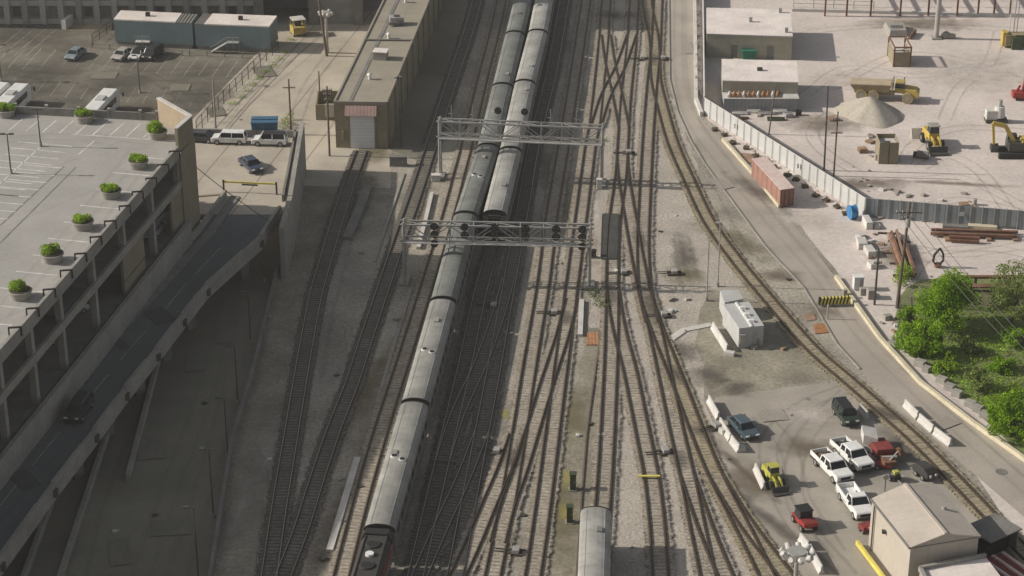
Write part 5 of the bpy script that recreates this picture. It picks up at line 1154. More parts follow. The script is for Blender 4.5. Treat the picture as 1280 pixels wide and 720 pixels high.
s = MB(); s.box(-.93, .93, -3.12, -1.62, 2.2, 2.9, .06, .06); s.build('cab_window', 'glass', cb)
s = MB(); s.extx([(-5.3, .9), (-5.3, 1.7), (-4.9, 2.0), (-3.0, 2.2), (-3.0, .8)], -1.15, 1.15); s.build('bonnet', 'yellow', o, bevel=.08)
s = MB(); s.box(-.5, .5, -1.6, 4.4, .8, 1.3); s.build('chassis', 'dusty', o); s = MB(); s.tube((.8, -2.9, 2.1), (.8, -2.9, 3.4), .09); s.build('exhaust', 'steel_dark', o)
wheels(o, 1.2, (-3.7, 1.4, 3.2), .85, .6, .45, 'dusty')
# gravel pile
def pile(px, py, r, h, label, m='pile', sy=1.0, name='gravel_pile'):
    s = MB(); n, k = 40, 14; ph = [random.uniform(0, 6.28) for _ in range(5)]
    for i in range(k + 1):
        for j in range(n):
            t = 2 * math.pi * j / n; f = i / k; rr = r * f * (1 + .12 * math.sin(2 * t + ph[0]) + .07 * math.sin(3 * t + ph[3]) + .04 * math.sin(7 * t + ph[1])); z = h * (1.03 - math.sqrt(f * f * .97 + .012) * 1.04) * (1 + .05 * f * math.sin(7 * t + ph[2] + 4 * f)) if f < 1 else -.05
            s.v.append((rr * math.cos(t), rr * sy * math.sin(t), z))
    for i in range(k):
        for j in range(n): j2 = (j + 1) % n; s.f.append((i * n + j, (i + 1) * n + j, (i + 1) * n + j2, i * n + j2))
    o = s.build(name, m, smooth=True); o.location = at(px, py); return tag(o, label, 'gravel pile')
pile(1086, 143, 4.8, 3.0, 'grey cone of gravel in front of the dump truck', sy=1.15)
# wheel loader facing the camera
def loader(px, py, rz, label, sc=1.0, ym='yellow', name='wheel_loader'):
    o = empty(name, at(px, py), rz, label, 'wheel loader'); o.scale = (sc, sc, sc)
    s = MB(); s.box(-.85, .85, .8, 3.2, .9, 2.1, .08, .08); s.build('engine_cover', ym, o, bevel=.1)
    s = MB(); s.box(-.75, .75, -.3, 1.0, 1.3, 2.2); s.build('body', ym, o, bevel=.05)
    s = MB(); s.box(-.7, .7, -.3, 1.1, 2.2, 3.2, .08, .08); s.build('cab_windows', 'glass', o)
    s = MB(); s.box(-.8, .8, -.45, 1.2, 3.2, 3.32); s.build('cab_roof', 'conc' if name == 'wheel_loader' else ym, o, bevel=.03)
    for x in (-.45, .45):
        s = MB(); s.bar((x, -.3, 1.7), (x, -1.6, 1.6), .22, .3); s.bar((x, -1.6, 1.6), (x, -2.6, .6), .22, .3); s.build('lift_arm', ym, o)
    s = MB(); s.box(-.9, .9, -1.5, -.3, .8, 1.2); s.build('front_frame', ym, o)
    s = MB(); s.extx([(-2.6, .15), (-3.5, .1), (-3.55, .25), (-2.8, .35), (-2.6, 1.1), (-2.45, 1.1), (-2.45, .2)], -1.35, 1.35); s.build('bucket', 'steel_dark', o)
    wheels(o, .95, (-1.1, 2.2), .72, .45, .45)
    return o
loader(1166, 184, R(6), 'yellow wheel loader with bucket down beside the tan booth')
loader(967, 606, R(16), 'lime yellow backhoe loader parked by the concrete barrier', .68, 'limeyellow', 'backhoe_loader')
# excavator right
o = empty('excavator', at(1268, 194), 0, 'yellow excavator at the right edge with its arm folded down', 'excavator')
for x in (-1.3, 1.3): s = MB(); s.box(-2.6, 2.6, x - .35, x + .35, 0, .9); s.build('crawler_track', 'rubber', o, bevel=.2)
s = MB(); s.box(-1.2, 2.4, -1.3, 1.3, 1.0, 2.3); s.build('house', 'steel_dark', o, bevel=.1)
s = MB(); s.box(.6, 2.5, -1.2, 1.2, 1.6, 2.6); s.build('counterweight', 'yellow', o, bevel=.1)
s = MB(); s.box(-1.2, .3, .2, 1.3, 1.6, 3.0, .1, .1); s.build('cab', 'glass', o, bevel=.04)
s = MB(); s.bar((-.3, -.4, 2.2), (-1.8, -.4, 4.6), .45, .6); s.bar((-1.8, -.4, 4.6), (-3.6, -.4, 5.0), .42, .55); s.build('boom', 'yellow', o)
s = MB(); s.bar((-3.6, -.4, 5.0), (-3.2, -.4, 1.9), .35, .45); s.build('stick', 'yellow', o)
s = MB(); s.extx([(-.1, 0), (.9, .2), (1.1, .9), (.2, 1.3), (-.2, .7)], -.5, .5); b_ = s.build('bucket', 'steel_dark', o); b_.location = (-3.0, -.4, .6)
# red machine + grey mixer
o = empty('red_lift', at(1276, 124), 0, 'red aerial lift machine at the right edge', 'machine')
s = MB(); s.box(-1.4, 1.8, -.8, .8, .4, 1.3); s.build('base', 'red', o, bevel=.06)
s = MB(); s.bar((.2, 0, 1.2), (.6, 0, 4.6), .45, .5); s.bar((-.8, 0, 1.2), (-.3, 0, 2.2), .3); s.build('mast', 'red', o); wheels(o, .8, (-.5, .5), .4)
o = empty('cement_mixer', at(1248, 152), 0, 'pale grey hopper machine beside the excavator', 'machine')
s = MB(); s.tube((0, 0, .8), (0, 0, 2.4), .9, .7, n=16); s.build('drum', 'conc_white', o); s = MB(); s.tube((0, 0, 2.4), (0, 0, 3.4), .35, .3, n=12); s.build('stack', 'steel', o)
s = MB(); s.box(-2.0, -.3, -.7, .7, .5, 1.9); s.build('housing', 'conc_white', o, bevel=.1); s = MB(); s.box(-2.0, 1.2, -.9, .9, 0.1, .5); s.build('skid', 'steel_dark', o)
# open frame + tan booth
o = empty('open_cage', at(1127, 83.5), R(1), 'open brown metal box frame casting a long shadow', 'frame box')
for x in (-1.3, 1.3):
    for y in (0, 5.2): s = MB(); s.bar((x, y, 0), (x, y, 3.2), .22); s.build('post', 'ruststeel', o)
s = MB(); s.bar((-1.3, 0, 3.2), (-1.3, 5.2, 3.2), .2); s.bar((1.3, 0, 3.2), (1.3, 5.2, 3.2), .2); s.bar((-1.3, 0, 3.2), (1.3, 0, 3.2), .2); s.bar((-1.3, 5.2, 3.2), (1.3, 5.2, 3.2), .2); s.build('top_frame', 'ruststeel', o)
s = MB(); s.box(-1.3, 1.3, -.04, .04, .1, 2.4); s.box(-1.34, -1.26, 0, 5.2, .1, 2.4); s.box(1.26, 1.34, 0, 5.2, .1, 2.4); s.build('side_panel', 'brick', o)
s = MB(); s.bar((-1.2, 1.5, 2.2), (1.2, 1.5, 2.2), .3, .2); s.build('shelf', 'conc_white', o)
o = empty('site_hopper', at(1123, 46), 0, 'low pale grated box with dark vent slots near the tall mast', 'grated box')
s = MB(); s.hexa([(-1.5, 0, 0), (1.5, 0, 0), (1.8, 5, 0), (-1.8, 5, 0), (-1.3, .3, 1.0), (1.3, .3, 1.0), (1.5, 4.6, 1.0), (-1.5, 4.6, 1.0)]); s.build('box', 'conc', o)
s = MB()
for k in range(5): s.box(-.9 + k * .4, -.7 + k * .4, 1.5, 2.8, 1.0, 1.06)
s.build('vent_slots', 'steel_dark', o)
o = empty('steel_plate', at(1139, 46), R(-25), 'dark plate leaning beside the grated box', 'plate'); s = MB(); s.hexa([(-.3, -1.5, 0), (.3, -1.5, 0), (.3, 2, 0), (-.3, 2, 0), (.1, -1.5, .8), (.3, -1.5, .8), (.3, 2, .8), (.1, 2, .8)]); s.build('plate', 'ruststeel', o)
o = empty('tan_booth', at(1110, 205), 0, 'tall tan metal booth with an open white lined top', 'booth')
s = MB(); s.box(-1.35, 1.35, 0, .08, 0, 3.2); s.box(-1.35, 1.35, 3.4, 3.48, 0, 3.2); s.box(-1.35, -1.27, .08, 3.4, 0, 3.2); s.box(1.27, 1.35, .08, 3.4, 0, 3.2); s.build('wall', 'tan2', o)
s = MB(); s.box(-1.2, 1.2, .2, 3.3, 2.5, 2.6); s.build('inner_lid', 'conc_white', o); s = MB(); s.box(-.5, .3, 1.0, 1.5, 2.6, 2.9); s.build('winch', 'steel_dark', o)
s = MB(); s.bar((0, -.06, 0), (0, -.06, 3.0), .1); s.build('door_seam', 'steel_dark', o)
s = MB(); s.extx([(0, 0), (1.6, 0), (0.8, 1.4)], 1.6, 3.4); o = s.build('sand_heap', 'pile'); o.location = at(1126, 174); tag(o, 'small wedge of grey sand behind the tan booth', 'sand heap')
o = empty('concrete_pipe', at(1153, 198), R(70), 'pair of dark pipe rings lying in the shadow of the tan booth', 'pipe'); s = MB(); s.tube((0, -.8, .55), (0, .8, .55), .55, n=16); s.build('ring', 'conc_dark', o); s = MB(); s.tube((0, .85, .5), (0, 1.3, .5), .42, n=16); s.build('ring', 'black', o)
# mast & top right things
o = empty('steel_mast', at(1170, 48), 0, 'thick pale steel mast rising out of the top of the photo', 'mast'); s = MB(); s.tube((0, 0, 0), (0, 0, 24), .42, .36, n=16); s.build('tube', 'steel', o); s = MB(); s.box(-.8, .8, -.8, .8, 0, .25); s.build('base_plate', 'conc', o)
s = MB(); s.blob((1.6, .2, .4), .9, .6, .7, jit=.2); s.blob((2.6, .2, .3), .7, .5, .5, jit=.2); s.build('cable_drum', 'rock', o)
o = empty('drill_rig', at(1262, 58), 0, 'green and yellow drill rig with thin vertical leads at the top right', 'drill rig')
s = MB(); s.box(-1.0, 4.2, -1.0, 1.0, .4, 2.2); s.build('deck', 'dusty', o, bevel=.05); s = MB(); s.box(.6, 2.2, -1.3, -.8, .4, 2.2); s.build('cabinet', 'darkgreen', o); s = MB(); s.box(-1.4, -.6, -.8, .8, .3, 2.6); s.build('end_frame', 'yellow', o)
for x in (-.2, .5, 1.0, 2.2): s = MB(); s.tube((x, .4, 2), (x, .4, 16), .08, n=6); s.build('lead', 'conc_white', o)
o = empty('green_container', at(1268, 60), 0, 'small dark green box beside the drill rig', 'box'); o.location = at(1270, 61); s = MB(); s.box(-.8, .8, -.6, .6, 0, 1.9); s.build('box', 'darkgreen', o); s = MB(); s.box(-.86, .86, -.66, .66, 1.9, 2.0); s.build('lid', 'darkgreen', o)
# steel frames at top right
X = [1031, 1058, 1088, 1125, 1160, 1196, 1222, 1242, 1262, 1290]
for i, px in enumerate(X):
    o = empty('steel_portal', at(px, 20), 0, 'rusted steel portal frame, ' + ['first', 'second', 'third', 'fourth', 'fifth', 'sixth', 'seventh', 'eighth', 'ninth', 'tenth'][i] + ' from the left in the top right row', 'steel frame', 'steel portal frames at the top right')
    s = MB(); s.bar((0, 0, 0), (0, 0, 7), .28); s.build('post', 'ruststeel', o); s = MB(); s.bar((0, 14, 0), (0, 14, 7), .28); s.build('post', 'ruststeel', o)
    s = MB(); s.bar((0, 0, 7), (0, 14, 7), .3, .4); s.bar((0, 0, 3.2), (3.8, 0, 3.2), .2); s.bar((0, 5, 3.2), (3.8, 5, 3.2), .2); s.bar((0, 9, 7), (3.8, 9, 7), .2); s.build('beam', 'ruststeel', o)
o = MB(); a, b = at(990, 14), at(1300, 22); o.bar(a + Vector((0, 0, .25)), b + Vector((0, 0, .25)), .5, .5); tag(o.build('footing_beam', 'conc_white'), 'long low concrete beam along the foot of the steel frames', 'beam')
picket([(992, 9), (1092, 12)], 1.4, 'low rail behind the larger white roofed site building', 'conc', 'railing', 3, False)

# site fence
A, B, C_ = at(880, 143), at(1081, 271), at(1300, 289)
o = empty('site_fence', A, 0, 'long white sheet metal fence slanting down to the blue drum', 'fence')
s = MB(); wall_seg(s, A, B, .05, 2.75, .12); s.build('sheets', 'fencewhite', o, world=True)
s = MB(); n = 22
for i in range(n + 1): q = A.lerp(B, i / n); s = MB(); s.bar(q + Vector((-.15, -.1, 0)), q + Vector((-.15, -.1, 2.7)), .07); s.build('post', 'steel', o, world=True)
s = MB(); s.bar(A + Vector((0, 0, 2.8)), B + Vector((0, 0, 2.8)), .2, .08); s.build('cap', 'steel_dark', o, world=True)
for t in (.22, .62): s = MB(); q = A.lerp(B, t); s.box(q.x - .45, q.x - .2, q.y - .4, q.y - .15, 1.2, 1.9); s.build('notice', 'white', o, world=True)
o = empty('site_fence', B, 0, 'grey corrugated fence running right behind the rusty steel beams', 'fence')
s = MB(); wall_seg(s, B, C_, .05, 2.7, .12); s.build('sheets', 'fencegrey', o, world=True)
s = MB()
for i in range(16): q = B.lerp(C_, i / 15); s = MB(); s.bar(q + Vector((0, -.12, 0)), q + Vector((0, -.12, 2.95)), .08); s.build('post', 'steel', o, world=True)
s = MB(); q = B.lerp(C_, .55); s.box(q.x - .3, q.x + .3, q.y - .2, q.y - .16, 1.3, 1.9); s.build('notice', 'white', o, world=True)
ORD_ = ['first', 'second', 'third', 'fourth', 'fifth', 'sixth', 'seventh', 'eighth', 'ninth', 'tenth', 'eleventh', 'twelfth', 'thirteenth', 'fourteenth']
# barrier strip right of road top
P = [at(868, -20), at(869, 60), at(870, 128), at(877, 146)]; s = MB()
for a, b in zip(P[:-1], P[1:]): wall_seg(s, a, b, 0, .8, .5)
tag(s.build('barrier_wall', 'conc_white'), 'pale concrete barrier along the right side of the road at the top', 'barrier')
P = [at(878, -20), at(879, 60), at(880, 140)]; s = MB()
for a, b in zip(P[:-1], P[1:]): wall_seg(s, a, b, 0, 2.6, .12)
tag(s.build('site_fence', 'fencewhite'), 'upright fence left of the white roofed site buildings', 'fence')
for k in range(9):
    c = at(872 + random.uniform(-1, 1), 5 + k * 14); s = MB(); leaves(s, (0, 0, .5), .7, .9, .7, 60, .13, .5, .1); o = s.build('dead_shrub', 'bark'); o.location = c; tag(o, ORD_[k] + ' brown leafless shrub from the top behind the pale concrete barrier', 'shrub', 'leafless shrubs along the barrier')
for k in range(14):
    t = k / 13; px, py = 893 + t * 165, 158 + t * 105; c = at(px + random.uniform(-3, 3), py + 5 + random.uniform(-2, 2)); s = MB()
    s.rock((0, 0, 0), (.5, .5, .4)); leaves(s, (0, 0, .4), .6, .6, .5, 40, .13, .3, .1)
    o = s.build('dead_shrub', 'bark'); o.location = c; tag(o, ORD_[k] + ' dark shrub clump from the top along the white sheet fence', 'shrub', 'shrub clumps below the white fence')
# container
h = 2.6; P = [at(975.7, 237.5, h), at(993, 235, h), at(958, 196, h), at(940, 198.5, h)]
o = empty('shipping_container', (P[0].x, P[0].y, 0), 0, 'rusty red shipping container with a faded roof beside the road', 'shipping container')
s = MB(); s.prism([(p.x, p.y) for p in P], .12, h - .04); s.build('walls', 'rust', o, world=True); s = MB(); s.prism([(p.x, p.y) for p in P], h - .04, h + .03); s.build('roof', 'rustroof', o, world=True)
s = MB(); 
for t in (.04, .35, .65, .96): q = P[0].lerp(P[1], t); s.bar((q.x, q.y - .06, .2), (q.x, q.y - .06, h - .1), .07)
s.build('door_bars', 'ruststeel', o, world=True)
s = MB(); s.prism([(at(*p).x, at(*p).y) for p in ((926, 192), (943, 193), (941, 204), (932, 205))], 0.02, .12); tag(s.build('plywood_sheet', 'ruststeel2'), 'brown plywood sheet lying behind the container', 'plywood sheet')
# blue drum
o = empty('cable_reel', at(1065, 273), R(15), 'round blue wrapped reel at the corner of the white fence', 'reel')
s = MB(); s.tube((-.35, 0, .95), (.35, 0, .95), .85, n=24); s.build('drum', 'blue', o, bevel=.1)
for x in (-.4, .4): s = MB(); s.tube((x - .05, 0, .95), (x + .05, 0, .95), .98, n=24); s.build('flange', 'blue', o)
# steel beams
for k in range(7):
    a, b = at(1162 + random.uniform(0, 8), 290 + k * 1.6), at(1272 - random.uniform(0, 6), 293 + k * 1.7 - (k > 4) * 1); 
    if k > 4: a, b = at(1186, 297 + k), at(1224, 299 + k)
    s = MB(); z = .35 + .18 * (k % 3); s.bar(a + Vector((0, 0, z)), b + Vector((0, 0, z)), .4, .3); tag(s.build('steel_beam', 'ruststeel'), 'long rusty beam in the stack below the grey fence', 'steel beam', 'rusty beams below the grey fence')
for lab_, px in (('left', 1183), ('middle', 1235), ('right', 1268)): s = MB(); c = at(px, 299); s.box(c.x - .3, c.x + .3, c.y - .8, c.y + .9, 0, .3); tag(s.build('timber_block', 'ruststeel2'), lab_ + ' timber block supporting the long rusty beams', 'timber block', 'blocks under the long beams')
for (x0, x1, mm, lab) in ((1178, 1210, 'conc_dark', 'dark slab lying at the foot of the grey fence'), (1210, 1246, 'cream', 'cream slab lying at the foot of the grey fence'), (1252, 1284, 'conc_dark', 'grey slab at the right end of the grey fence foot')):
    a, b = at(x0, 284), at(x1, 286); s = MB(); s.bar(a + Vector((0, 0, .2)), b + Vector((0, 0, .2)), .9, .4); tag(s.build('slab', mm), lab, 'slab')
for k in range(9):
    a, b = at(1110 + k * 2.2 + random.uniform(-2, 2), 293 + random.uniform(-1, 3)), at(1128 + k * 1.8 + random.uniform(-3, 3), 346 + random.uniform(-5, 5)); z = .3 + .2 * (k % 3)
    if k > 5: a, b = at(1122 + k, 305), at(1136 + k, 350)
    s = MB(); s.bar(a + Vector((0, 0, z)), b + Vector((0, 0, z + .1)), .3, .2); tag(s.build('steel_pile', 'ruststeel2' if k % 2 else 'ruststeel'), ORD_[k] + ' long brown pole from the left in the heap by the tall wood pole', 'brown pole', 'brown poles in the heap')
for k, (px, py) in enumerate(((1105, 292), (1118, 302), (1112, 317), (1120, 330), (1124, 345))): s = MB(); a, b = at(px - 8, py), at(px + 20, py + 1); s.bar(a + Vector((0, 0, .1)), b + Vector((0, 0, .1)), .3, .2); tag(s.build('bearer', 'plankbrown'), ORD_[k] + ' dark timber bearer from the top under the heap of brown poles', 'timber bearer', 'bearers under the brown poles')
# rubble blocks
ORD = ['first', 'second', 'third', 'fourth', 'fifth', 'sixth', 'seventh', 'eighth', 'ninth', 'tenth', 'eleventh', 'twelfth', 'thirteenth', 'fourteenth']
def blockrow(L, label, group, m='conc', name='concrete_block', cat='concrete block'):
    L = sorted(L, key=lambda t: t[1])
    for n_, (px, py, sx, sy, h, a) in enumerate(L):
        c = at(px, py); s = MB(); s.obox((0, 0), sx, sy, 0, h, R(a)); o = s.build(name, m, bevel=.06); o.location = c; tag(o, ORD[n_] + ' from the top, ' + label, cat, group)
blockrow([(1084, 282, .9, 2.6, 1.0, 5), (1077, 308, 1.2, 2.2, .9, 0), (1087, 318, 1.1, 2.2, .9, 8), (1091, 334, 1.2, 1.2, .7, 20), (1096, 285, .8, .8, .5, 10), (1075, 298, .9, .9, .6, 40)], 'rough concrete block left of the heap of brown poles', 'concrete blocks left of the brown poles', 'conc_white')
blockrow([(1150, 457, 1.3, 1.0, .7, -40), (1116, 433, 1.1, 1.0, .6, -40), (1158, 464, .9, .9, .6, -40), (1177, 478, 1.2, .9, .7, -40), (1187, 487, 1.2, .9, .7, -40), (1196, 495, 1.1, .9, .7, -40), (1213, 508, 1.2, .9, .7, -40), (1222, 514, 1.1, .9, .7, -40), (1232, 522, 1.2, .9, .7, -40)], 'kerb block in the row between the cream wall and the bushes', 'kerb blocks beside the bushes', 'conc', 'kerb_block', 'kerb block')
rk = []
for reg in [(1085, 1110, 165, 200, 'left of the tan booth'), (1060, 1090, 205, 240, 'beyond the white fence below the two poles'), (1080, 1150, 225, 250, 'below the tan booth'), (1150, 1230, 235, 262, 'just beyond the grey fence'), (1090, 1110, 270, 340, 'beside the brown pole heap'), (905, 995, 140, 150, 'among the scrap before the lean-to'), (940, 1000, 425, 440, 'in front of the equipment shed'), (1100, 1125, 395, 420, 'at the left end of the bank fence'), (1078, 1092, 285, 350, 'right of the white cabinet'), (1140, 1200, 268, 279, 'below the grey fence')]:
    rk += [(x_, random.uniform(reg[2], reg[3]), ORD_[k_] + ' rubble piece from the left ' + reg[4]) for k_, x_ in enumerate(sorted(random.uniform(*reg[:2]) for _ in range(7)))]
for (px, py, lab_) in rk:
    c = at(px, py); s = MB(); r = random.uniform(.15, .5)
    s.rock((0, 0, 0), (r, r * random.uniform(.5, 1), r * .7)); o = s.build('rubble_piece', random.choice(['rock', 'rock', 'conc_white', 'ruststeel2'])); o.location = c; tag(o, lab_, 'rubble', 'loose rubble pieces')
def pallet(px, py, a, label, n=3):
    o = empty('pallet_stack', at(px, py), R(a), label, 'pallet stack')
    for k in range(n):
        z = k * .17
        for y in (-.5, 0, .5): s = MB(); s.box(-.6, .6, y - .05, y + .05, z, z + .1); s.build('bearer', 'ruststeel2', o)
        s = MB(); s.box(-.6, .6, -.55, .55, z + .1, z + .14); s.build('deck_board', 'ruststeel2', o)
pallet(1078, 190, 10, 'low stack of brown pallets left of the tan booth', 4); pallet(1088, 178, 40, 'small tilted stack of pallets above the brown pallets', 2)
pallet(1205, 258, 5, 'stack of pallets just beyond the grey fence', 3); pallet(1040, 150, 20, 'stack of pallets beside the tall bare pole', 3)
for (px, py, lab) in ((1095, 200, 'dull steel drum standing left of the tan booth'), (1100, 196, 'second dull steel drum nearer the tan booth'), (1218, 256, 'steel drum beside the pallets beyond the grey fence')):
    s = MB(); s.tube((0, 0, 0), (0, 0, .9), .3, n=16); s.tube((0, 0, .3), (0, 0, .34), .32, n=16); s.tube((0, 0, .6), (0, 0, .64), .32, n=16); o = s.build('steel_drum', 'steel'); o.location = at(px, py); tag(o, lab, 'drum')
# scrap heap in front of lean-to
for i, (px, py, sx, sy, h, a, mm) in enumerate([(925, 143, 2.2, .8, .3, 5, 'conc_white'), (942, 141, 2.0, .7, .35, -6, 'conc_white'), (958, 143, 2.4, .8, .3, 4, 'steel'), (975, 141, 2.0, .9, .4, 10, 'conc_white'), (970, 150, 2.6, .9, .3, 0, 'darkgreen'), (985, 146, 1.2, 1.0, .6, 20, 'steel'), (998, 144, .8, .8, .7, 0, 'black'), (930, 149, 1.4, .5, .2, 30, 'ruststeel')]):
    s = MB(); s.obox((0, 0), sx, sy, 0, h, R(a)); s.bar((-sx / 2, .2, h + .1), (sx / 2, -.1, h + .15), .12); o = s.build('scrap_piece', mm); o.location = at(px, py); tag(o, ['white board at the left of the scrap row before the lean-to', 'second white board of the scrap before the lean-to', 'grey metal sheet of the scrap before the lean-to', 'white board right of the grey sheet before the lean-to', 'dark green slab of scrap lying before the lean-to', 'grey box of scrap at the right of the lean-to front', 'black drum shaped scrap at the right end before the lean-to', 'thin rusty strip lying before the left of the lean-to'][i], 'scrap', 'scrap before the lean-to')
# white cabinet, yellow-black barrier, etc.
o = empty('white_cabinet', at(1072, 361), R(5), 'small white cabinet at the top end of the cream low wall', 'cabinet'); s = MB(); s.box(-.6, .6, -.5, .5, .1, 1.7); s.build('body', 'white', o, bevel=.04); s = MB(); s.box(-.66, .66, -.56, .56, 1.7, 1.8); s.build('lid', 'white', o); s = MB(); s.box(.1, .5, -.52, -.49, .3, 1.5); s.build('door', 'steel', o)
a, b = at(1023, 383), at(1062, 381); o = empty('road_barrier', a, 0, 'yellow and black striped barrier across the road', 'road barrier')
s = MB(); s.bar(a + Vector((0, 0, .7)), b + Vector((0, 0, .7)), .5, .9); s.build('beam', 'black', o, world=True)
for k in range(9): 
    t = (k + .3) / 9; q0 = a.lerp(b, t); dv = (b - a).normalized(); s = MB(); u = Vector((0, -.26, 0)); s.hexa([q0 + u + Vector((0, 0, .3)), q0 + dv * .22 + u + Vector((0, 0, .3)), q0 + dv * .22 + u * .9 + Vector((0, 0, .3)), q0 + u * .9 + Vector((0, 0, .3)), q0 + dv * .2 + u + Vector((0, 0, 1.16)), q0 + dv * .42 + u + Vector((0, 0, 1.16)), q0 + dv * .42 - u * .98 + Vector((0, 0, 1.16)), q0 + dv * .2 - u * .98 + Vector((0, 0, 1.16))]); s.build('stripe', 'yelline', o, world=True)
s = MB(); q = at(1034, 399); s.bar(q, q + Vector((0, 0, 1.9)), .16); tag(s.build('gate_post', 'conc_white'), 'pale post standing below the striped road barrier', 'post')
s = MB(); s.prism([(at(*p).x, at(*p).y) for p in ((1017, 406), (1033, 404), (1036, 416), (1019, 418))], .03, .09); tag(s.build('steel_plate', 'rustplate'), 'rust brown plate lying beside the curving track near the striped barrier', 'plate')
s = MB(); s.prism([(at(*p).x, at(*p).y) for p in ((1005, 394), (1018, 392), (1020, 400), (1008, 402))], .03, .07); tag(s.build('steel_plate', 'ruststeel2'), 'smaller dull plate above the rust brown one by the curving track', 'plate')
# manholes
for (px, py, r, lab) in ((1252, 590, .65, 'round manhole cover in the road at the right'), (1010, 499, .3, 'small dark drain cover in the work lot'), (452, 317, .45, 'dark manhole cover between the shaded tracks'), (333, 108, .5, 'drain cover in the concrete drive')):
    s = MB(); s.tube((0, 0, .02), (0, 0, .04), r, n=20); o = s.build('manhole_cover', 'conc_dark'); o.location = at(px, py); tag(o, lab, 'manhole cover')

# jersey barriers
def jersey(p, q, label, group='concrete barriers of the work lot', m='conc_white'):
    a, b = at(*p), at(*q); L = (b - a).length; o = empty('concrete_barrier', (a + b) / 2, math.atan2((b - a).y, (b - a).x), label, 'concrete barrier', group)
    s = MB(); pr = [(-.3, 0), (-.3, .15), (-.12, .45), (-.08, .95), (.08, .95), (.12, .45), (.3, .15), (.3, 0)]; n = len(pr)
    s.v = [(-L / 2, y, z) for y, z in pr] + [(L / 2, y, z) for y, z in pr]; s.f = [tuple(range(n)), tuple(range(n, 2 * n))[::-1]] + [(i, n + i, n + (i + 1) % n, (i + 1) % n) for i in range(n)]
    s.build('body', m, o)
jersey((886, 503), (898, 525), 'concrete barrier topmost of those beside the dark blue grey sedan')
jersey((900, 531), (913, 552), 'concrete barrier just left of the dark blue grey sedan')
jersey((914, 553), (924, 566), 'lowest concrete barrier left of the dark blue grey sedan')
jersey((944, 588), (955, 613), 'concrete barrier standing left of the backhoe loader')
jersey((1074, 514), (1084, 524), 'short concrete barrier behind the dark green jeep')
jersey((1131, 508), (1147, 524), 'concrete barrier right of the curving track, nearest the crossing')
jersey((1149, 526), (1166, 541), 'concrete barrier right of the curving track, second from the crossing')
jersey((1168, 543), (1188, 558), 'concrete barrier right of the curving track, third from the crossing')
jersey((1012, 690), (1027, 718), 'concrete barrier right of the floodlight mast')
jersey((1000, 676), (1010, 688), 'short concrete barrier above the floodlight mast')
jersey((939, 412), (948, 434), 'low concrete edge in front of the equipment shed', m='conc'); 
jersey((891, 411), (909, 440), 'pale concrete kerb left of the equipment shed')
blockrow([(905, 541, 1.0, .8, .6, 30), (926, 563, .9, .8, .5, 10), (912, 444, 1.2, .7, .5, -20)], 'broken concrete lump beside the lot barriers', 'broken lumps', 'conc_white')
# concrete troughs in the yard
def trough(P, w, h, label, m='conc_white', name='cable_trough', cat='cable trough'):
    W = [at(*p) for p in P]; s = MB()
    for a, b in zip(W[:-1], W[1:]): wall_seg(s, a, b, 0, h, w)
    tag(s.build(name, m), label, cat)
trough([(727, 377), (725, 421)], .6, .35, 'short pale trough right of the lower gantry, above the orange plate')
trough([(540, 243), (532, 277), (523, 312)], .5, .4, 'pale trough left of the long train between the two gantries')
trough([(513, 362), (487, 450), (462, 540)], .45, .12, 'pale ground strip left of the light silver coaches', 'conc')
trough([(447, 574), (412, 690)], .7, .3, 'pale trough left of the locomotive')
trough([(505, 217), (487, 270), (468, 328)], .35, .15, 'thin pale edging along the shaded yard below the warehouse', 'conc')
trough([(460, 236), (445, 275), (434, 300)], 1.2, .5, 'rubbly concrete wall between the two leftmost tracks', 'conc_dark', 'rubble_wall', 'wall')
trough([(838, 425), (855, 413), (890, 406)], .9, .12, 'pale concrete path from the equipment shed to the tracks', 'conc_white', 'path_slab', 'path')
trough([(752, 380), (749, 430), (739, 500), (733, 545), (727, 620), (720, 725), (717, 760)], .16, .14, 'thin dark pipe running down the middle of the yard', 'wood', 'pipe_line', 'pipe')
s = MB(); a = [at(*p) for p in ((734, 417), (748, 417), (749, 432), (733, 432))]; s.prism([(p.x, p.y) for p in a], .02, .14); tag(s.build('rusty_plate', add_lines(M['rustplate'].copy(), (.5, .32, .2), .4, 'X', .1, .6)), 'orange rusty plate lying below the pale trough', 'plate')
# plain dark flat pan between tracks
o = empty('dark_rectangle', at(761, 297), 0, 'large dark flat pan lying over the track beside the lower gantry', 'steel pan')
P = [at(*p) for p in ((751, 326), (771, 326), (773, 270), (753, 270))]; s = MB(); s.prism([(p.x, p.y) for p in P], .262, .30); s.build('rectangle', 'rectangle', o, world=True)
s = MB()
for i in range(4): wall_seg(s, P[i], P[(i + 1) % 4], .262, .34, .1)
s.build('rim', 'rectangle', o, world=True)
# signal cabinets
def cabinet(px, py, sx, sy, h, label, m='darkgreen', name='signal_cabinet', a=0, group=None):
    o = empty(name, at(px, py), R(a), label, 'cabinet', group); s = MB(); s.box(-sx / 2, sx / 2, -sy / 2, sy / 2, .1, h); s.build('body', m, o, bevel=.03)
    s = MB(); s.box(-sx / 2 - .06, sx / 2 + .06, -sy / 2 - .06, sy / 2 + .06, h, h + .08); s.build('lid', m, o); s = MB(); s.box(-sx / 2 - .1, sx / 2 + .1, -sy / 2 - .1, sy / 2 + .1, 0, .12); s.build('plinth', 'conc', o)
    s = MB(); s.box(sx * .2, sx * .3, -sy / 2 - .03, -sy / 2, h * .5, h * .65); s.build('handle', 'steel', o)
cabinet(716, 612, .62, .7, 1.9, 'dark green cabinet, upper one of the two above the lone coach'); cabinet(712, 653, .62, .7, 1.9, 'dark green cabinet, lower one of the two left of the lone coach')
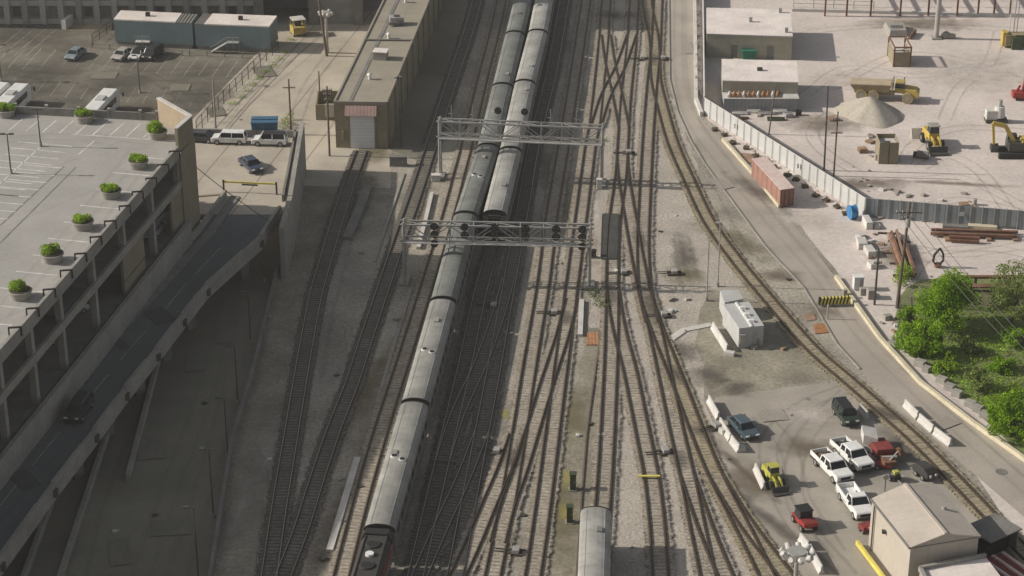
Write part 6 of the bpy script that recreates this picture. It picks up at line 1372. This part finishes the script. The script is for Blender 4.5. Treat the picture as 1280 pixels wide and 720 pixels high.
cabinet(498, 207, 2.4, .9, 1.4, 'low dark cabinet right of the warehouse front', 'conc_dark'); cabinet(749, 236, .7, .6, 1.4, 'small white cabinet at the right leg of the upper gantry', 'conc_white')
cabinet(545, 226, 1.2, .8, .9, 'small pale cabinet at the left leg of the upper gantry', 'conc_white'); cabinet(741, 322, .8, .6, 1.0, 'small black cabinet left of the dark flat pan', 'black')
# switch machines
sw0 = None
for i, (px, py, a, lab) in enumerate([(832, 567, 12, 'grey switch machine right of the track with the yellow board'), (693, 393, 0, 'switch machine below the right part of the lower gantry'), (895, 535, 30, 'switch machine left of the lot barriers'), (830, 396, 5, 'switch machine below the lower gantry shadow'), (780, 343, 5, 'switch machine beside the weeds right of the lower gantry'), (786, 193, 0, 'switch machine right of the upper gantry leg'), (617, 385, -10, 'shaded switch machine right of the light silver coach'), (621, 567, -10, 'shaded switch machine at the lower crossover'), (645, 692, -10, 'switch machine at the bottom edge left of the lone coach'), (843, 343, 0, 'white boxed switch machine in the stony yard'), (803, 75, 0, 'switch machine left of the top curve'), (829, 75, 0, 'switch machine right of the top curve')]):
    c = at(px, py)
    if not sw0:
        sw0 = empty('switch_machine', c, R(a), lab, 'switch machine', 'switch machines in the yard')
        s = MB(); s.box(-.35, .35, -.45, .45, .25, .65); s.build('housing', 'steel', sw0, bevel=.04)
        s = MB(); s.bar((-.3, .2, .28), (-2.2, .2, .28), .08); s.bar((-.3, -.25, .28), (-2.2, -.25, .28), .08); s.build('throw_rod', 'steel_dark', sw0)
        s = MB(); s.box(-.9, .9, -.55, -.35, .05, .28); s.box(-.9, .9, .35, .55, .05, .28); s.build('bearer', 'plankbrown', sw0)
    else: copy_tree(sw0, c, R(a), lab)
# yellow board
a, b = at(797, 600), at(825, 600); s = MB(); s.bar(a + Vector((0, 0, .48)), b + Vector((0, 0, .48)), .28, .1); tag(s.build('derail_board', 'yelline'), 'short yellow board laid across the rails', 'board')
# small things in yard: relay cases, debris
dl = [(704, 552, 0), (753, 545, .4), (722, 545, .3), (655, 645, .25), (765, 558, .3), (690, 610, .2), (790, 685, .2), (912, 575, .2), (450, 610, .4), (403, 700, .4), (425, 600, .3), (337, 575, .3), (420, 470, .3), (337, 397, .35), (497, 400, .5), (590, 570, .3), (560, 642, .3), (545, 710, .4), (595, 640, .25), (845, 270, .2), (825, 290, .25), (738, 531, .35), (770, 340, .4), (835, 375, .6), (838, 390, .5), (858, 375, .35), (1115, 600, .3), (985, 350, .3), (990, 520, .2), (143, 665, .3), (193, 645, .3), (255, 505, .3), (635, 225, .3), (710, 190, .25), (703, 330, .2), (300, 150, .2)]
LM = [(712, 630, 'the dark green cabinets'), (741, 424, 'the orange rusty plate'), (812, 600, 'the yellow board'), (600, 290, 'the tail of the bright train'), (470, 690, 'the locomotive'), (515, 480, 'the light silver coaches'), (930, 405, 'the equipment shed'), (761, 297, 'the dark flat pan'), (928, 540, 'the blue grey sedan'), (1106, 565, 'the red track machine'), (410, 690, 'the pale trough by the locomotive'), (380, 450, 'the leftmost shaded track'), (200, 640, 'the lower road dividers'), (836, 566, 'the grey switch machine'), (650, 170, 'the upper gantry'), (620, 295, 'the lower gantry'), (300, 172, 'the white cars on the bridge'), (835, 330, 'the stony yard')]
used_ = {}
for (px, py, r) in dl:
    if r < .1: continue
    _, lx, ly, nm_ = min(((lx - px) ** 2 + (ly - py) ** 2, lx, ly, nm_) for lx, ly, nm_ in LM)
    dr_ = ('right of ' if px > lx else 'left of ') if abs(px - lx) > abs(py - ly) else ('below ' if py > ly else 'above ')
    key_ = dr_ + nm_; used_[key_] = used_.get(key_, 0) + 1; lab_ = 'small %spiece of debris on the ground %s' % (['', 'second ', 'third ', 'fourth '][min(3, used_[key_] - 1)], key_)
    c = at(px, py); s = MB(); s.rock((0, 0, .02), (r, r * .8, r * .7)); s.rock((r, r * .4, .02), (r * .5, r * .5, r * .4)); o = s.build('debris_piece', random.choice(['conc_white', 'rock', 'plankbrown', 'steel_dark'])); o.location = c; tag(o, lab_, 'debris', 'small debris on the yard floor')

# red UTV etc.
A, B = at(1014, 668), at(996, 646); o = empty('utility_cart', (A + B) / 2, heading(A, B), 'red utility cart with a black canopy below the backhoe loader', 'utility cart')
s = MB(); s.extx([(-1.5, .4), (-1.5, .85), (-.8, 1.0), (.4, .9), (.4, .4)], -.72, .72); s.build('body', 'red', o, bevel=.05)
s = MB(); s.box(-.75, .75, .45, 1.6, .7, 1.15); s.build('cargo_box', 'red', o, bevel=.03); s = MB(); s.box(-.62, .62, .58, 1.48, 1.16, 1.18); s.build('box_liner', 'darkred', o)
s = MB(); s.box(-.75, .75, -1.0, .5, 1.85, 1.95); s.build('canopy', 'black', o, bevel=.04)
s = MB(); s.hexa([(-.7, -1.0, .95), (.7, -1.0, .95), (.7, .4, .95), (-.7, .4, .95), (-.65, -.8, 1.86), (.65, -.8, 1.86), (.65, .4, 1.86), (-.65, .4, 1.86)]); s.build('cab', 'glass', o); wheels(o, .7, (-1.0, 1.0), .36, .28)
o = empty('red_machine', at(1103, 572), R(10), 'red track maintenance machine near the curving track', 'track machine')
s = MB(); s.box(-1.0, .9, -.9, .9, .5, 1.5); s.build('body', 'darkred', o, bevel=.06); s = MB(); s.box(-.9, .9, .9, 2.3, .5, 1.1); s.build('rear_tray', 'darkred', o)
s = MB(); s.hexa([(-1.6, 1.8, .8), (-.2, 1.2, .8), (.3, 3.4, .8), (-1.2, 3.8, .8), (-1.6, 1.8, 1.9), (-.2, 1.2, 1.6), (.3, 3.4, 1.7), (-1.2, 3.8, 2.0)]); s.build('panel', 'conc_white', o)
s = MB(); s.box(-.7, .6, -2.6, -1.0, .4, .9); s.tube((1.2, -.9, .9), (1.6, -.6, .9), .5, n=12); s.build('attachment', 'ruststeel', o); wheels(o, .8, (-.9, .9), .4)
s = MB(); s.bar((-.6, -1.4, .9), (.9, -1.9, 1.1), .2); s.bar((0, -2.2, .9), (1.2, -1.2, 1.3), .15); s.build('arm', 'steel', o)
o = empty('tow_trailer', at(1099, 584), R(80), 'flat dark red trailer below the track machine', 'trailer'); s = MB(); s.box(-.6, .6, -1.3, 1.0, .35, .55); s.build('bed', 'darkred', o); wheels(o, .6, (.2,), .3)
o = empty('air_compressor', at(1118, 600), R(20), 'small yellow and black compressor right of the pickups', 'compressor'); s = MB(); s.blob((0, 0, .65), .6, .7, .5); s.build('body', 'black', o, smooth=True); s = MB(); s.box(-.35, .3, -.5, .1, .9, 1.22, .05, .05); s.build('hood', 'limeyellow', o); s = MB(); s.bar((0, -.7, .35), (0, -1.5, .35), .08); s.build('tow_bar', 'steel', o); wheels(o, .5, (0,), .26)
A, B = at(1147, 590), at(1164, 602); o = empty('covered_trailer', (A + B) / 2, heading(A, B), 'black covered small trailer at the back corner of the beige building', 'trailer'); s = MB(); s.extx([(-1.3, .4), (-1.3, .9), (-.6, 1.4), (.9, 1.4), (1.3, .9), (1.3, .4)], -.7, .7); s.build('cover', 'coach_dark', o, bevel=.15); s = MB(); s.blob((-.3, -1.35, .75), .22, .15, .22); s.build('lamp', 'steel', o); s = MB(); s.blob((.4, -1.35, .75), .22, .15, .22); s.build('lamp', 'steel', o); wheels(o, .65, (-.5, .6), .32)
o = empty('hand_cart', at(1082, 664), R(25), 'small dark red cart against the left wall of the beige building', 'cart'); s = MB(); s.box(-.6, .6, -.5, .5, .3, .8); s.build('tray', 'darkred', o); wheels(o, .5, (-.3, .3), .2)
o = empty('stop_sign', at(1088, 678), R(-25), 'red round sign at the corner of the beige building', 'sign'); s = MB(); s.bar((0, 0, 0), (0, 0, 1.5), .07); s.build('post', 'steel', o); s = MB(); s.tube((0, -.05, 1.7), (0, -.09, 1.7), .42, n=8); s.build('plate', 'red', o); s = MB(); s.box(-.28, .28, -.105, -.092, 1.63, 1.77); s.build('band', 'conc_white', o)
o = empty('mirror_post', at(1106, 614), 0, 'small round mirror post behind the beige building', 'mirror'); s = MB(); s.bar((0, 0, 0), (0, 0, 1.6), .08); s.build('post', 'steel_dark', o); s = MB(); s.tube((0, -.05, 1.7), (0, -.1, 1.7), .3, n=14); s.build('mirror', 'steel', o)
# scrap claws near beams
o = empty('grapple', at(1172, 334), R(15), 'dark curved grapple standing on the pale yard above the bushes', 'grapple'); s = MB()
for sg in (-1, 1):
    pts = [(sg * .1, 0, .2), (sg * .7, 0, .9), (sg * .6, 0, 1.8), (sg * .0 + .1, 0, 2.6)]
    for a, b in zip(pts[:-1], pts[1:]): s.bar(a, b, .22)
s.build('claw', 'black', o); s = MB(); s.blob((0, 0, .3), .5, .5, .4); s.build('head', 'ruststeel', o)
# dark rusty table behind trees
o = empty('steel_trestle', at(1234, 358), 0, 'long rusty steel trestle behind the trees', 'trestle'); s = MB(); s.bar((-5, 0, 1.3), (5, 0, 1.3), .5, .3); s.bar((-5, -1.4, .7), (5, -1.4, .7), .9, .2); s.build('beam', 'ruststeel', o); s = MB()
for x in (-4.5, -1.5, 1.5, 4.5): s.bar((x, 0, 0), (x, 0, 1.2), .3)
s.build('leg', 'ruststeel', o)
# car body / scrap by shed
blockrow([(1056, 372, .5, .5, 1.1, 0), (1079, 368, .9, .7, .9, 10), (1088, 372, .9, 1.2, 1.2, 5), (1109, 399, 1.0, .8, .6, 20), (1120, 427, 1.2, .8, .5, 0)], 'weathered block beside the poles above the cream wall', 'weathered blocks above the cream wall', 'conc')

# ------------------------------------------------------------------ VEGETATION
def bankpts(): return [(1124, 372), (1150, 350), (1290, 345), (1400, 420), (1400, 640), (1290, 580), (1225, 520), (1165, 468), (1128, 432), (1118, 400)]
patch('grass_bank', bankpts(), 'grass', 0.05, 0.4)
s = MB()
import random as _r
for _ in range(9000):
    px, py = random.uniform(1126, 1285), random.uniform(385, 560)
    if py > 418 + (px - 1126) * .95 + random.uniform(-4, 6): continue
    c = at(px, py); q = Vector((c.x, c.y, random.uniform(.05, .5))); nrm = Vector((random.gauss(0, 1), random.gauss(0, 1), random.gauss(0, 1) + 1)).normalized(); t = nrm.orthogonal().normalized(); b = nrm.cross(t); sz = random.uniform(.08, .22)
    s.poly([q - t * sz, q - b * sz * .5, q + t * sz, q + b * sz * .5])
tag(s.build('ground_cover', 'leaf2'), 'low rough greenery covering the bank', 'ground cover', kind='stuff')
def tree(px, py, h, r, label, m, clumps=26, n=260, trunkh=None, size=.17, name='tree', cat='tree', zlow=.25, squash=.8):
    o = empty(name, at(px, py), 0, label, cat, 'trees and bushes on the bank'); th = h * .45
    s = MB(); s.tube((0, 0, 0), (.1, .1, th), .09 + h * .018, .05 + h * .01, n=8); s.build('trunk', 'bark', o)
    s = MB(); lf = MB()
    for k in range(clumps):
        a = random.uniform(0, 6.28); u = random.uniform(zlow, 1); rr = r * math.sqrt(max(0, 1 - ((u - .5) / .62) ** 2)) * random.uniform(.25, .95)
        c = (rr * math.cos(a), rr * math.sin(a), h * u * .88 + .1); s.bar((.1, .1, th * random.uniform(.5, 1)), c, .06)
        cr = r * random.uniform(.2, .42); leaves(lf, c, cr, cr, cr * squash, n, size, .4, .35)
    s.build('limbs', 'bark', o); lf.build('crown', m, o)
    return o
tree(1184, 412, 7.0, 3.7, 'bright green round tree, left of the two tall ones behind the bank', 'leaf', 46, 260)
tree(1264, 405, 7.8, 3.8, 'paler looser tree with a dark trunk, right of the two tall ones', 'leaf3', 34, 170, size=.15)
tree(1150, 442, 3.9, 2.7, 'dense low bright green bush beside the kerb blocks', 'leaf', 30, 240, name='bush', cat='bush', zlow=.1)
tree(1266, 546, 5.4, 3.0, 'round bright green bush at the right edge by the cream wall', 'leaf', 34, 260, name='bush', cat='bush', zlow=.1)
tree(1183, 466, 2.4, 1.5, 'small yellow green bush below the dense bright one', 'leaf2', 12, 150, name='bush', cat='bush', zlow=.1)
tree(1215, 440, 1.6, 1.5, 'scrubby olive bush in the middle of the bank', 'leaf3', 14, 120, name='bush', cat='bush', zlow=.1)
tree(1248, 462, 1.7, 1.6, 'dark leafy bush right of the middle of the bank', 'leaf', 14, 150, name='bush', cat='bush', zlow=.1)
tree(1222, 488, 2.4, 1.6, 'sparse bush between the kerb blocks and the right edge', 'leaf3', 12, 110, name='bush', cat='bush', zlow=.1)
tree(1268, 430, 1.9, 1.9, 'wide green bush under the paler tree', 'leaf', 16, 160, name='bush', cat='bush', zlow=.1)
tree(1138, 408, 2.2, 1.6, 'small bush at the upper left corner of the bank', 'leaf', 12, 160, name='bush', cat='bush', zlow=.1)
picket([(1124, 372), (1124, 425)], 1.8, 'thin dark chain fence at the left end of the bank', 'steel_dark', 'fence', 2.5, True, .07)
# power lines
def wire(p, q, label, sag=1.0, r=.035):
    s = MB(); prev = None
    for i in range(13):
        t = i / 12; c = Vector(p).lerp(Vector(q), t); c.z -= sag * 4 * t * (1 - t)
        if prev is not None: s.tube(prev, c, r, n=5, caps=False)
        prev = c
    tag(s.build('power_line', 'steel_dark'), label, 'power line', 'overhead wires')
pt = at(1121, 385); top = Vector((pt.x + .5, pt.y, 12.7))
for k, dx in enumerate((-1.4, -.4, .9)): wire(top + Vector((dx, 0, 0)), at(1330 + 14 * k, 500, 9), ['leftmost', 'middle', 'rightmost'][k] + ' overhead wire running right from the tall wood pole over the trees', .8)
wire(at(243, 207, 14), at(348, 284, 6.5), 'thin overhead cable from the deck corner to the ramp wall', .3, .05)
wire(at(120, 400, 9), at(60, 340, 18.5), 'thin cable slanting across the deck side', .2, .04) if False else None

# asphalt repair patches
for i, (px, py, sx, sy, a, z) in enumerate([(190, 560, 3, 5, .2, 0), (245, 450, 2.2, 6, .1, 0), (215, 660, 4, 3, .1, 0), (150, 690, 2, 5, .2, 0), (280, 420, 2, 4, 0, 0), (200, 395, 2.5, 4, .6, PZ - .012), (90, 470, 1.6, 5, .62, PZ - .012), (150, 430, 1.2, 3, .62, PZ - .012), (30, 600, 2, 4, .62, PZ - .012), (1180, 530, 3, 2, .6, 0), (900, 230, 2, 4, .5, 0), (860, 60, 1.5, 6, 0, 0), (1060, 520, 2, 3, .5, 0), (965, 520, 3, 2.5, .2, 0), (330, 90, 3, 5, .3, 0), (270, 140, 2.5, 4, .3, 0), (130, 95, 4, 3, 0, 0), (225, 110, 3, 3, 0, 0)]):
    c = at(px, py, z); s = MB(); ca, sa = math.cos(a), math.sin(a); zz = (z + .15 if False else z + .095 + .001 * i) if z == 0 else z + .06 + .001 * i
    s.poly([(c.x + x * ca - y * sa, c.y + x * sa + y * ca, zz) for x, y in ((-sx / 2, -sy / 2), (sx / 2, -sy / 2), (sx / 2, sy / 2), (-sx / 2, sy / 2))]); structure('asphalt_patch', s, 'patch%d' % (0 if z else (1 if px < 340 else 2)))
# ------------------------------------------------------------------ HAZE
hz = MB(); hz.box(-700, 700, -60, 900, -1.0, 118); ho = hz.build('haze', mat('haze_air', (.5, .5, .5))); ho['kind'] = 'stuff'
hm = ho.data.materials[0]; hn = hm.node_tree.nodes; hl = hm.node_tree.links
pv = hn.new('ShaderNodeVolumePrincipled'); pv.inputs['Color'].default_value = (0.92, 0.90, 0.87, 1); pv.inputs['Density'].default_value = 0.0002; pv.inputs['Anisotropy'].default_value = 0.3
for l_ in list(hn['Material Output'].inputs['Surface'].links): hl.remove(l_)
hl.new(pv.outputs[0], hn['Material Output'].inputs['Volume'])
